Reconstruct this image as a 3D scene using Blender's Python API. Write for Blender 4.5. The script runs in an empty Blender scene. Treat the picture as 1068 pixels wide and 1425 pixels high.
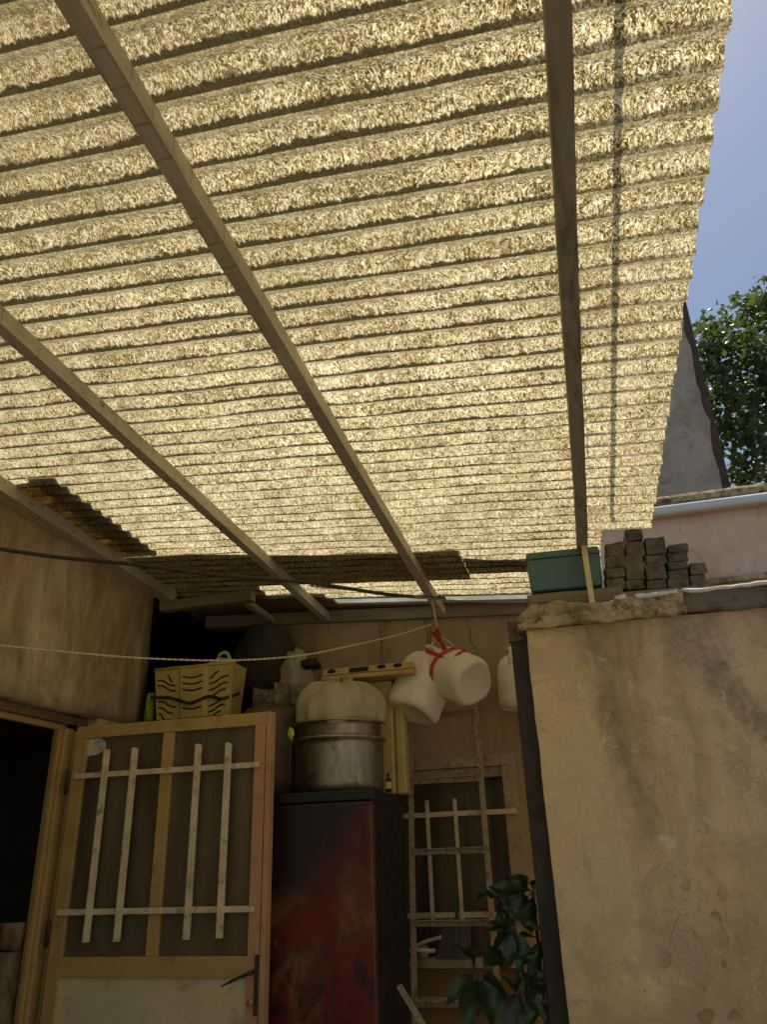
import bpy, bmesh, math, random
import numpy as np
from mathutils import Vector, Matrix, noise as mnoise
random.seed(7)
R = math.radians
sc = bpy.context.scene
col = sc.collection

# ------------------------------------------------------------------ camera
F = 1060.0; CX, CY = 534.0, 712.5
CAM = Vector((0, 0, 1.45))
_z = Vector((-84, 2372, -1060)).normalized()
_y = Vector((311, -463, -1060)); _y = (_y - _z * _y.dot(_z)).normalized()
_x = _y.cross(_z)
ROT = Matrix((_x, _y, _z))            # camera -> world
cam_d = bpy.data.cameras.new('camera'); cam = bpy.data.objects.new('camera', cam_d); col.objects.link(cam)
cam_d.sensor_fit = 'VERTICAL'; cam_d.sensor_height = 24.0; cam_d.lens = F / 1425 * 24.0
cam_d.clip_start = 0.02; cam_d.clip_end = 500
cam.matrix_world = Matrix.Translation(CAM) @ ROT.to_4x4()
sc.camera = cam

# ------------------------------------------------------------------ sky, sun, exposure
SUN_EL, SUN_AZ = 70.0, 2.0             # azimuth from +Y toward +X
w = bpy.data.worlds.new('World'); sc.world = w; w.use_nodes = True
nt = w.node_tree; bg = nt.nodes['Background']
sky = nt.nodes.new('ShaderNodeTexSky'); sky.sky_type = 'NISHITA'; sky.sun_disc = False
sky.sun_elevation = R(SUN_EL); sky.sun_rotation = R(SUN_AZ); sky.dust_density = 1.2; sky.air_density = 1.2
nt.links.new(sky.outputs[0], bg.inputs[0]); bg.inputs[1].default_value = 0.085
sun_d = bpy.data.lights.new('sun', 'SUN'); sun_d.energy = 5.0; sun_d.angle = R(0.5); sun_d.color = (1, .93, .8)
sun = bpy.data.objects.new('sun', sun_d); col.objects.link(sun)
sdir = Vector((math.sin(R(SUN_AZ)) * math.cos(R(SUN_EL)), math.cos(R(SUN_AZ)) * math.cos(R(SUN_EL)), math.sin(R(SUN_EL))))
sun.rotation_euler = sdir.to_track_quat('Z', 'Y').to_euler(); sun.location = sdir * 30
sc.view_settings.view_transform = 'Standard'; sc.view_settings.look = 'None'
sc.view_settings.exposure = 0.15; sc.view_settings.gamma = 1.0
try:
    sc.cycles.use_denoising = True; sc.cycles.denoiser = 'OPENIMAGEDENOISE'
    sc.cycles.max_bounces = 8; sc.cycles.diffuse_bounces = 5; sc.cycles.transmission_bounces = 6
    sc.cycles.sample_clamp_indirect = 6
except Exception: pass

# ------------------------------------------------------------------ pixel helpers (photo pixel -> point on a real plane)
def ray(u, v): return ROT @ Vector((u - CX, CY - v, -F))
def at(u, v, axis, val):
    d = ray(u, v); i = 'xyz'.index(axis); return CAM + d * ((val - CAM[i]) / d[i])
def on(u, v, p0, n):
    d = ray(u, v); return CAM + d * ((Vector(p0) - CAM).dot(n) / d.dot(n))
NR = Vector((.089, .038, .995)).normalized()
def roof_z(x, y, h): return h - (NR.x * x + NR.y * y) / NR.z

# ------------------------------------------------------------------ material helpers
MATS = {}
class N:
    def __init__(s, name):
        s.m = bpy.data.materials.new(name); s.m.use_nodes = True; s.t = s.m.node_tree; s.n = s.t.nodes; s.l = s.t.links
        s.b = s.n['Principled BSDF']; s.geo = s.n.new('ShaderNodeNewGeometry'); s.P = s.geo.outputs['Position']
    def new(s, t, **k):
        n = s.n.new(t)
        for a, v in k.items(): setattr(n, a, v)
        return n
    def link(s, a, b): s.l.new(a, b)
    def put(s, sock, v):
        if hasattr(v, 'is_linked') or hasattr(v, 'links'): s.l.new(v, sock)
        else: sock.default_value = v
    def coord(s, scale=(1, 1, 1), rot=(0, 0, 0), loc=(0, 0, 0), vec=None):
        m = s.new('ShaderNodeMapping'); m.inputs['Scale'].default_value = scale; m.inputs['Rotation'].default_value = rot
        m.inputs['Location'].default_value = loc
        s.link(vec or s.P, m.inputs['Vector']); return m.outputs[0]
    def noise(s, scale, detail=4, rough=.55, dist=0, vec=None, cs=(1, 1, 1), rot=(0, 0, 0), loc=(0, 0, 0)):
        n = s.new('ShaderNodeTexNoise'); n.inputs['Scale'].default_value = scale; n.inputs['Detail'].default_value = detail
        n.inputs['Roughness'].default_value = rough; n.inputs['Distortion'].default_value = dist
        s.link(s.coord(cs, rot, loc, vec), n.inputs['Vector']); return n.outputs['Fac']
    def noisec(s, scale, **k):
        f = s.noise(scale, **k); return f.node.outputs['Color']
    def vor(s, scale, feature='DISTANCE_TO_EDGE', vec=None, cs=(1, 1, 1), rnd=1):
        n = s.new('ShaderNodeTexVoronoi'); n.feature = feature; n.inputs['Scale'].default_value = scale
        n.inputs['Randomness'].default_value = rnd
        s.link(s.coord(cs, vec=vec), n.inputs['Vector']); return n.outputs['Distance']
    def math(s, op, a, b=0, c=0, clamp=False):
        n = s.new('ShaderNodeMath', operation=op); n.use_clamp = clamp
        s.put(n.inputs[0], a); s.put(n.inputs[1], b)
        if op in ('MULTIPLY_ADD', 'SMOOTH_MIN', 'SMOOTH_MAX'): s.put(n.inputs[2], c)
        return n.outputs[0]
    def mr(s, v, a, b, c=0., d=1., smooth=False):
        n = s.new('ShaderNodeMapRange'); n.clamp = True
        if smooth: n.interpolation_type = 'SMOOTHSTEP'
        s.put(n.inputs[0], v)
        for i, x in enumerate((a, b, c, d)): s.put(n.inputs[i + 1], x)
        return n.outputs[0]
    def ramp(s, v, stops):
        n = s.new('ShaderNodeValToRGB'); e = n.color_ramp.elements
        while len(e) < len(stops): e.new(.5)
        for k, (p, c) in zip(e, stops): k.position = p; k.color = (*c, 1) if len(c) == 3 else c
        s.link(v, n.inputs[0]); return n.outputs[0]
    def mix(s, f, a, b, mode='MIX'):
        n = s.new('ShaderNodeMix', data_type='RGBA', blend_type=mode); n.clamp_factor = True
        s.put(n.inputs[0], f)
        for sock, v in ((n.inputs[6], a), (n.inputs[7], b)):
            if isinstance(v, tuple): sock.default_value = (*v, 1) if len(v) == 3 else v
            else: s.link(v, sock)
        return n.outputs[2]
    def sep(s, vec=None):
        n = s.new('ShaderNodeSeparateXYZ'); s.link(vec or s.P, n.inputs[0]); return n.outputs
    def warp(s, amt, scale, vec=None):
        base = vec or s.P
        c = s.new('ShaderNodeTexNoise'); c.inputs['Scale'].default_value = scale; c.inputs['Detail'].default_value = 3
        s.link(base, c.inputs['Vector'])
        a = s.new('ShaderNodeVectorMath', operation='SUBTRACT'); s.link(c.outputs['Color'], a.inputs[0]); a.inputs[1].default_value = (.5, .5, .5)
        b = s.new('ShaderNodeVectorMath', operation='SCALE'); s.link(a.outputs[0], b.inputs[0]); b.inputs['Scale'].default_value = amt
        d = s.new('ShaderNodeVectorMath', operation='ADD'); s.link(base, d.inputs[0]); s.link(b.outputs[0], d.inputs[1]); return d.outputs[0]
    def bump(s, h, strength=.5, dist=.01, prev=None):
        n = s.new('ShaderNodeBump'); n.inputs['Strength'].default_value = strength; n.inputs['Distance'].default_value = dist
        s.put(n.inputs['Height'], h)
        if prev: s.link(prev, n.inputs['Normal'])
        return n.outputs[0]
    def out(s, color=None, rough=None, metal=None, normal=None, spec=None):
        if color is not None:
            if isinstance(color, tuple): s.b.inputs['Base Color'].default_value = (*color, 1)
            else: s.link(color, s.b.inputs['Base Color'])
        if rough is not None: s.put(s.b.inputs['Roughness'], rough)
        if metal is not None: s.put(s.b.inputs['Metallic'], metal)
        if normal is not None: s.link(normal, s.b.inputs['Normal'])
        if spec is not None: s.b.inputs['Specular IOR Level'].default_value = spec
        return s.m

def simple(name, c, rough=.6, metal=0, var=.25, scale=8, bump=.15, spec=.5, dirt=None, dirt_amt=.4, cs=(1, 1, 1), bscale=40, bdist=.004):
    s = N(name); f = s.noise(scale, 6, .6, cs=cs)
    d = tuple(x * (1 - var) for x in c); l = tuple(min(1, x * (1 + var)) for x in c)
    cc = s.ramp(f, [(.3, d), (.7, l)])
    if dirt:
        g = s.noise(scale * 1.7, 8, .7, dist=.4, cs=cs, loc=(3, 5, 7))
        cc = s.mix(s.mr(g, .62 - dirt_amt * .3, .75 - dirt_amt * .2), cc, dirt)
    rr = s.mr(s.noise(scale * 2, 4), .3, .7, max(0, rough - .12), min(1, rough + .12))
    nn = s.bump(s.noise(bscale, 6, .65), bump, bdist)
    return s.out(cc, rr, metal, nn, spec)

# --- corrugated fibreglass: light passes through, dirt lies in the valleys
PITCH = 0.0765
def roof_mat():
    s = N('corrugated_fibreglass'); xyz = s.sep()
    x, y = xyz[0], xyz[1]
    wob = s.noise(5, 3)                                            # uneven dirt edge along the sheet
    ph = s.math('MULTIPLY', y, 1 / PITCH)
    # fibre / grime texture
    wv = s.warp(.018, 50)
    fib = s.noise(105, 5, .68, dist=1.2, vec=wv, cs=(1, .75, 0.0))
    line = s.mr(s.math('ABSOLUTE', s.math('SUBTRACT', fib, .5)), .0, .045)     # crinkled lines
    fib2 = s.noise(215, 5, .74, dist=1.3, vec=wv, cs=(1, .7, 0.0), loc=(4, 2, 0))
    fine = s.mr(fib2, .40, .58)
    fib3 = s.noise(85, 5, .72, dist=2.0, vec=wv, cs=(1, .6, 0.0), loc=(7, 2, 0))
    blot = s.noise(8, 5, .65, cs=(.6, 1.2, 1))
    fr = s.math('FRACT', s.math('ADD', ph, 100.0))               # 0 at crest, .5 in the valley
    edge_n = s.noise(75, 5, .75, dist=1.0, cs=(1, .4, 0), loc=(9, 1, 0))
    e2 = s.math('MULTIPLY', s.math('SUBTRACT', edge_n, .5), .42)
    e3 = s.math('MULTIPLY', s.math('SUBTRACT', wob, .5), .30)
    up = s.math('ADD', fr, s.math('ADD', e2, e3))
    up = s.math('SUBTRACT', up, s.mr(y, .9, 2.4, 0, .075))
    d1 = s.mr(up, .325, .365)                                      # ragged near edge
    d2 = s.mr(s.math('ADD', fr, s.math('MULTIPLY', e3, .15)), .505, .545, 1, 0)            # smooth far edge
    dirt = s.math('MULTIPLY', d1, d2)
    dirt = s.math('MULTIPLY', dirt, s.mr(x, .0, .3, 1, .65))
    lip_shade = s.math('MULTIPLY', s.mr(fr, .50, .55), s.mr(fr, .60, .80, 1, 0))
    light = s.mix(s.mr(blot, .3, .7), (.92, .80, .50), (1.0, .93, .68))
    warm = s.mix(s.mr(s.noise(2.2, 3), .35, .65), light, (.96, .90, .62))
    pale = s.mr(x, .0, .25, 0, .5)
    warm = s.mix(pale, warm, (.95, .88, .70))
    fmix = s.math('ADD', s.math('MULTIPLY', fib2, .71), s.math('MULTIPLY', fib3, .29))
    fmix = s.math('ADD', fmix, s.math('MULTIPLY', s.math('SUBTRACT', line, .8), .06))
    fmix = s.math('ADD', fmix, s.math('MULTIPLY', s.math('SUBTRACT', s.noise(14, 6, .7, dist=1, cs=(.6, 1, 0), loc=(3, 3, 0)), .5), .16))
    fmix = s.math('ADD', fmix, s.mr(y, .7, 2.4, -.006, .014))
    c = s.ramp(fmix, [(.435, (.035, .022, .006)), (.475, (.17, .12, .045)), (.507, (.46, .37, .18)), (.54, (.88, .78, .50)), (.585, (1, .97, .80))])  # palest stop paints glints into the fibre colour
    c = s.mix(.35, c, s.mix(1.0, c, warm, 'MULTIPLY'))
    patch = s.math('ADD', s.mr(s.noise(3.5, 6, .7, dist=1.2, cs=(.5, 1, 1), loc=(1.3, 2.1, 0)), .54, .72), s.math('MULTIPLY', s.mr(y, 2.0, .8), s.mr(x, .1, -.8, 0, .7)))
    c = s.mix(s.math('MULTIPLY', patch, .40), c, (.26, .20, .095))
    c = s.mix(s.math('MULTIPLY', lip_shade, .45), c, (.35, .27, .13))  # shade on the slope past each valley, painted as a tan lip
    c = s.mix(s.mr(s.noise(1.6, 5, .65, loc=(2, 6, 0)), .40, .62, .28, 0), c, (.20, .15, .06))
    c = s.mix(s.math('MULTIPLY', dirt, .96), c, (.035, .025, .011))
    tr = s.new('ShaderNodeBsdfTranslucent'); s.link(c, tr.inputs[0])
    di = s.new('ShaderNodeBsdfPrincipled'); di.inputs['Roughness'].default_value = .45
    s.link(s.mix(s.math('MULTIPLY', dirt, .62), s.mix(.5, c, (.36, .30, .18)), (.05, .035, .015)), di.inputs['Base Color'])
    nb = s.bump(s.math('ADD', fib, s.math('MULTIPLY', fib2, .5)), .5, .004)
    s.link(nb, tr.inputs['Normal']); s.link(nb, di.inputs['Normal'])
    mx = s.new('ShaderNodeMixShader'); mx.inputs[0].default_value = .30
    s.link(tr.outputs[0], mx.inputs[1]); s.link(di.outputs[0], mx.inputs[2])
    o = s.n['Material Output']; s.n.remove(s.b); s.link(mx.outputs[0], o.inputs[0]); return s.m

def plaster_right():
    s = N('old_cracked_plaster'); xyz = s.sep(); X, Z = xyz[0], xyz[2]
    wv = s.warp(.10, 3)
    big = s.noise(2.1, 6, .6, cs=(1, 1, .5))
    base = s.ramp(big, [(.34, (.64, .43, .23)), (.5, (.80, .56, .32)), (.66, (.87, .65, .41))])
    base = s.mix(s.mr(s.noise(9, 8, .72, dist=.8, loc=(3, 1, 6)), .42, .66, 0, .5), base, (.52, .37, .22))
    base = s.mix(s.mr(s.noise(24, 7, .7, dist=.5, cs=(1, 1, .4), loc=(1, 7, 6)), .52, .66, 0, .45), base, (.86, .70, .50))
    # smoother yellowish render strip down the left side
    le = s.math('ADD', X, s.math('MULTIPLY', s.math('SUBTRACT', s.noise(5, 4), .5), .10))
    le = s.math('ADD', le, s.math('MULTIPLY', s.math('SUBTRACT', Z, 2.2), .085))
    left = s.mr(le, .015, -.01, 0, 1)
    base = s.mix(s.math('MULTIPLY', left, .55), base, (.88, .68, .35))
    # run-off streaks from the top
    st = s.noise(7, 6, .65, dist=.3, cs=(1, 1, .16), vec=wv, loc=(.6, 0, 0))
    zt = s.mr(Z, 1.25, 2.25, .1, 1)
    base = s.mix(s.math('MULTIPLY', s.mr(st, .50, .68), s.math('MULTIPLY', zt, .75)), base, (.26, .19, .12))
    gr = s.noise(3.0, 7, .7, dist=.5, cs=(1, 1, .5), loc=(4.2, 0, 1))
    base = s.mix(s.math('MULTIPLY', s.mr(gr, .52, .7), s.mr(X, .2, .55, 0, .75)), base, (.27, .22, .14))
    top = s.mr(Z, 2.05, 2.25, 0, 1)
    base = s.mix(s.math('MULTIPLY', top, s.mr(s.noise(9, 6, .7, loc=(2, 2, 2)), .35, .7, 0, .7)), base, (.24, .19, .13))
    def streak(x0, k, z0, z1, w_, amt, col_, sd):
        n_ = s.math('MULTIPLY', s.math('SUBTRACT', s.noise(8, 6, .7, dist=.6, cs=(1, 1, .5), loc=(sd, sd, 0)), .5), .26)
        cx_ = s.math('ADD', s.math('MULTIPLY', s.math('SUBTRACT', 2.25, Z), k), x0)
        d_ = s.math('ABSOLUTE', s.math('ADD', s.math('SUBTRACT', X, cx_), n_))
        a_ = s.math('MULTIPLY', s.mr(d_, w_, w_ * .15, 0, 1, True), s.math('MULTIPLY', s.mr(Z, z0, z0 + .22), s.mr(Z, z1 + .1, z1)))
        a_ = s.math('MULTIPLY', a_, s.mr(s.noise(26, 7, .75, loc=(sd, 0, sd)), .35, .6, .35, 1))
        return s.mix(s.math('MULTIPLY', a_, amt), base, col_)
    base = streak(.07, .10, 1.35, 2.3, .075, .75, (.30, .22, .135), 1)
    base = streak(.02, .0, 1.9, 2.3, .045, .5, (.30, .23, .14), 6)
    base = streak(.33, .05, 1.55, 2.15, .05, .45, (.36, .26, .16), 2)
    base = streak(.42, .02, 1.9, 2.3, .17, .75, (.32, .27, .19), 3)
    base = streak(.38, .52, 1.45, 2.05, .085, .85, (.24, .20, .135), 4)
    base = streak(.45, .30, .6, 1.5, .14, .5, (.34, .30, .19), 5)
    sp = s.noise(120, 5, .75)
    base = s.mix(s.mr(sp, .35, .65, .30, 0), base, (.30, .21, .13))
    # low damp blobs where paint flaked off
    lowz = s.mr(Z, 1.42, 1.25, 0, 1); bx = s.math('MULTIPLY', s.mr(X, .10, .16), s.mr(X, .40, .33))
    vb = s.vor(13, 'F1', vec=s.warp(.05, 12), cs=(1, 0, .85)); ring = s.mr(s.math('ABSOLUTE', s.math('SUBTRACT', vb, .33)), .02, .05, 1, 0)
    blob = s.math('MAXIMUM', s.mr(vb, .30, .34, .55, 0), s.math('MULTIPLY', ring, .8))
    sel = s.mr(s.noise(6, 2, loc=(1, 0, 5)), .42, .47)
    base = s.mix(s.math('MULTIPLY', s.math('MULTIPLY', blob, sel), s.math('MULTIPLY', lowz, bx)), base, (.30, .17, .08))
    low = s.mr(Z, 1.5, .9, 0, .55)
    base = s.mix(s.math('MULTIPLY', low, s.mr(s.noise(4, 5, .6, loc=(8, 8, 8)), .4, .6)), base, (.38, .26, .145))
    lay = s.noise(2.6, 9, .72, dist=.8, cs=(1, 1, .8), loc=(6, 2, 9)); lay1 = s.mr(lay, .535, .548)
    lay2 = s.mr(s.noise(7, 9, .75, dist=.6, loc=(1, 5, 2)), .62, .63)
    base = s.mix(s.math('MULTIPLY', lay1, .38), base, (.50, .37, .24)); base = s.mix(s.math('MULTIPLY', lay2, .45), base, (.90, .74, .54))
    # cracks
    c1 = s.vor(9, vec=s.warp(.10, 9), cs=(1, 0, 1)); c2 = s.vor(26, vec=s.warp(.05, 22), cs=(1, 0, 1))
    m1 = s.mr(s.noise(3.2, 3, loc=(0, 0, 4)), .48, .58, 0, .85); m2 = s.mr(s.noise(4.5, 3, loc=(5, 0, 4)), .50, .60)
    k1 = s.math('MULTIPLY', s.mr(c1, .0, .009, 1, 0), m1); k2 = s.math('MULTIPLY', s.mr(c2, .0, .017, 1, 0), m2)
    k = s.math('MULTIPLY', s.math('MAXIMUM', k1, k2), s.mr(X, -.02, .1, .15, 1))
    base = s.mix(s.math('MULTIPLY', k, .55), base, (.14, .09, .05))
    pit = s.mr(s.vor(16, 'F1', cs=(1, 0, 1)), .035, .055, 1, 0)
    pit = s.math('MULTIPLY', pit, s.mr(s.noise(11, 2, loc=(7, 7, 1)), .55, .6))
    base = s.mix(s.math('MULTIPLY', pit, .8), base, (.06, .04, .02))
    h = s.math('ADD', s.math('MULTIPLY', s.noise(28, 8, .65), .7), s.math('MULTIPLY', s.noise(5, 4), 1.2))
    h = s.math('ADD', h, s.math('MULTIPLY', s.math('SUBTRACT', lay2, lay1), .35)); h = s.math('SUBTRACT', h, s.math('MULTIPLY', k, .3)); h = s.math('SUBTRACT', h, s.math('MULTIPLY', pit, .3))
    return s.out(base, .9, 0, s.bump(h, .5, .008), .2)

def plaster_left():
    s = N('stained_house_render'); xyz = s.sep(); wv = s.warp(.07, 3)
    a = s.noise(3.5, 8, .7, dist=.8, cs=(1, 1, .34), vec=wv)
    b = s.noise(11, 8, .72, dist=.6, cs=(1, 1, .2), vec=wv, loc=(2, 3, 1))
    c = s.ramp(a, [(.34, (.27, .19, .10)), (.48, (.46, .34, .19)), (.64, (.66, .53, .34))])
    c = s.mix(s.mr(b, .50, .62, 0, .55), c, (.20, .13, .06))
    c = s.mix(s.mr(s.noise(9, 6, .7, cs=(1, 1, .10), loc=(7, 1, 3)), .56, .74, 0, .55), c, (.62, .52, .36))
    c = s.mix(s.mr(s.noise(60, 6, .75), .35, .65, .25, 0), c, (.16, .11, .06))
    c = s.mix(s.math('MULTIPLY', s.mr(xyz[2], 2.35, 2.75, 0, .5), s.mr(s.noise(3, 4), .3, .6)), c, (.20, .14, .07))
    h = s.math('ADD', s.noise(30, 7, .65), s.math('MULTIPLY', a, 1.2))
    return s.out(c, .6, 0, s.bump(h, .35, .006), .35)

def plaster_back():
    s = N('drippy_back_render'); xyz = s.sep(); wv = s.warp(.03, 6)
    a = s.noise(4, 8, .68, dist=.5, cs=(1, 1, .3), vec=wv)
    c = s.ramp(a, [(.34, (.26, .175, .095)), (.45, (.40, .29, .165)), (.7, (.47, .35, .22))])
    dr = s.mr(s.noise(34, 3, .5, cs=(1, 1, .03), vec=wv, loc=(3, 0, 0)), .64, .67, 0, .6)
    c = s.mix(s.math('MULTIPLY', dr, s.mr(xyz[2], 2.2, 2.5, .1, 1)), c, (.13, .08, .035))
    c = s.mix(s.mr(s.noise(4, 6, .65), .5, .75, 0, .5), c, (.20, .13, .065))
    nearblack = s.mr(xyz[0], -1.45, -1.9, 0, .85); c = s.mix(s.math('MULTIPLY', nearblack, s.mr(s.noise(5, 5), .3, .5)), c, (.035, .025, .015))  # render turns near-black towards its left end
    return s.out(c, .85, 0, s.bump(s.noise(35, 6), .35, .006), .25)

def paint_wood():
    s = N('weathered_painted_timber')
    a = s.noise(7, 6, .65, cs=(1, .3, 1)); c = s.ramp(a, [(.3, (.38, .33, .23)), (.7, (.58, .51, .37))])
    g = s.noise(90, 5, .7, cs=(1, .05, 1)); c = s.mix(s.mr(g, .52, .66, 0, .4), c, (.22, .17, .10))
    m = s.mr(s.noise(26, 6, .75, dist=1.5, cs=(1, .5, 1)), .57, .62, 0, .75)
    c = s.mix(s.math('MULTIPLY', m, s.mr(s.noise(5, 3, loc=(1, 4, 0)), .42, .55)), c, (.15, .11, .065))
    y = s.sep()[1]; fr = s.math('FRACT', s.math('MULTIPLY', y, 1 / .0765)); shadow_tick = s.mr(s.math('ABSOLUTE', s.math('SUBTRACT', fr, s.mr(s.noise(3, 2), 0, 1, .35, .65))), .0, .05, 1, 0)
    c = s.mix(s.math('MULTIPLY', shadow_tick, s.mr(s.noise(17, 2, loc=(3, 3, 3)), .40, .6, 0, .6)), c, (.16, .11, .06))  # thin shadow lines below each corrugation, painted into the timber colour
    return s.out(c, .65, 0, s.bump(s.math('ADD', s.noise(60, 5, cs=(1, .2, 1)), g), .4, .003), .35)

def rusty_ladder():
    s = N('rusty_cream_steel'); a = s.noise(45, 6, .7); b = s.noise(120, 4, .7)
    c = s.mix(s.mr(b, .3, .7), (.48, .37, .24), (.36, .27, .17)); c = s.mix(s.mr(a, .52, .62, 0, .8), c, (.17, .085, .04))
    return s.out(c, .7, 0, s.bump(a, .5, .003), .3)

def fridge_mat():
    s = N('smeared_red_and_black_paint'); xyz = s.sep(); X, Z = xyz[0], xyz[2]; wv = s.warp(.12, 5)
    a = s.noise(4.5, 6, .6, dist=.8, cs=(1, 1, .45), vec=wv)
    c = s.ramp(a, [(.32, (.075, .005, .002)), (.44, (.15, .010, .004)), (.53, (.12, .026, .008)), (.60, (.19, .08, .028)), (.78, (.06, .012, .005))])
    st = s.noise(22, 5, .6, dist=.4, cs=(1, 1, .09), vec=wv); c = s.mix(s.mr(st, .60, .72, 0, .5), c, (.20, .11, .045))
    d = s.math('ADD', s.math('MULTIPLY', s.math('SUBTRACT', -1.02, X), 1.0), s.math('MULTIPLY', s.math('SUBTRACT', Z, 1.42), .75))
    d = s.math('ADD', d, s.math('MULTIPLY', s.math('SUBTRACT', s.noise(9, 5, .6), .5), .35))
    blk = s.math('MULTIPLY', s.mr(d, -.14, .16), s.mr(Z, 1.22, 1.34))
    c = s.mix(s.math('MULTIPLY', blk, .96), c, (.012, .010, .007))
    c = s.mix(s.mr(Z, 1.645, 1.66, 0, .96), c, (.02, .012, .008))
    bl = s.noise(11, 6, .65, dist=1.8, cs=(1, 1, .8), loc=(2, 0, 6))
    c = s.mix(s.math('MULTIPLY', s.mr(bl, .50, .60), s.mr(Z, 1.20, 1.05, 0, .8)), c, (.022, .008, .004))
    sc_ = s.noise(60, 4, .6, cs=(1, 1, .12), loc=(0, 0, 3)); c = s.mix(s.math('MULTIPLY', s.mr(sc_, .66, .70), s.mr(X, -1.2, -1.3, 0, .6)), c, (.5, .45, .36))
    return s.out(c, .38, 0, s.bump(s.noise(20, 4), .15, .003), .5)

def glass_mat(name='streaked_dark_glass', tint=(.55, .50, .38), k=.62):
    s = N(name); g = s.new('ShaderNodeBsdfGlossy'); g.inputs['Roughness'].default_value = .22; g.inputs[0].default_value = (.55, .5, .4, 1)
    t = s.new('ShaderNodeBsdfTransparent'); t.inputs[0].default_value = (*tint, 1)
    d = s.new('ShaderNodeBsdfDiffuse'); s.link(s.ramp(s.noise(6, 6, .6, cs=(1, 1, .15)), [(.35, (.12, .092, .055)), (.7, (.27, .215, .13))]), d.inputs[0])  # vertical streaks in the diffuse colour paint the reflections
    m1 = s.new('ShaderNodeMixShader'); m1.inputs[0].default_value = k; s.link(t.outputs[0], m1.inputs[1]); s.link(d.outputs[0], m1.inputs[2])
    m2 = s.new('ShaderNodeMixShader'); fr = s.new('ShaderNodeFresnel'); fr.inputs[0].default_value = 1.45
    s.link(fr.outputs[0], m2.inputs[0]); s.link(m1.outputs[0], m2.inputs[1]); s.link(g.outputs[0], m2.inputs[2])
    o = s.n['Material Output']; s.n.remove(s.b); s.link(m2.outputs[0], o.inputs[0]); return s.m

def leaf_mat(name, c1, c2, trans=.45, rough=.4):
    s = N(name); geo = s.new('ShaderNodeNewGeometry')
    f = s.new('ShaderNodeMapRange'); s.link(geo.outputs['Random Per Island'], f.inputs[0])
    c = s.mix(f.outputs[0], c1, c2)
    c = s.mix(s.mr(s.noise(1.5, 3), .35, .65), c, tuple(x * 1.5 for x in c2))
    s.link(c, s.b.inputs['Base Color']); s.b.inputs['Roughness'].default_value = rough
    t = s.new('ShaderNodeBsdfTranslucent'); s.link(s.mix(.5, c, (c2[0] * 2.2, c2[1] * 2.4, c2[2])), t.inputs[0])
    m = s.new('ShaderNodeMixShader'); m.inputs[0].default_value = trans; s.link(s.b.outputs[0], m.inputs[1]); s.link(t.outputs[0], m.inputs[2])
    s.link(m.outputs[0], s.n['Material Output'].inputs[0]); return s.m

def bright_wall():
    s = N('pink_limewashed_plaster'); a = s.noise(2.5, 7, .62, dist=.6)
    c = s.ramp(a, [(.3, (.52, .37, .27)), (.5, (.66, .50, .38)), (.75, (.72, .57, .46))])
    c = s.mix(s.mr(s.noise(7, 7, .7, dist=1.0, cs=(1, 1, .6), loc=(2, 2, 5)), .54, .7, 0, .55), c, (.33, .24, .16))
    return s.out(c, .9, 0, s.bump(s.noise(20, 7, .6), .4, .01), .2)

def grey_wall():
    s = N('patchy_grey_cement'); a = s.noise(3.2, 8, .68, dist=.7)
    c = s.ramp(a, [(.3, (.30, .275, .23)), (.5, (.42, .39, .33)), (.7, (.52, .48, .41))])
    c = s.mix(s.mr(s.noise(9, 8, .7, dist=1.2, loc=(1, 2, 3)), .55, .66, 0, .7), c, (.24, .21, .165))
    return s.out(c, .95, 0, s.bump(s.noise(14, 8, .7), .8, .03), .1)

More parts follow.
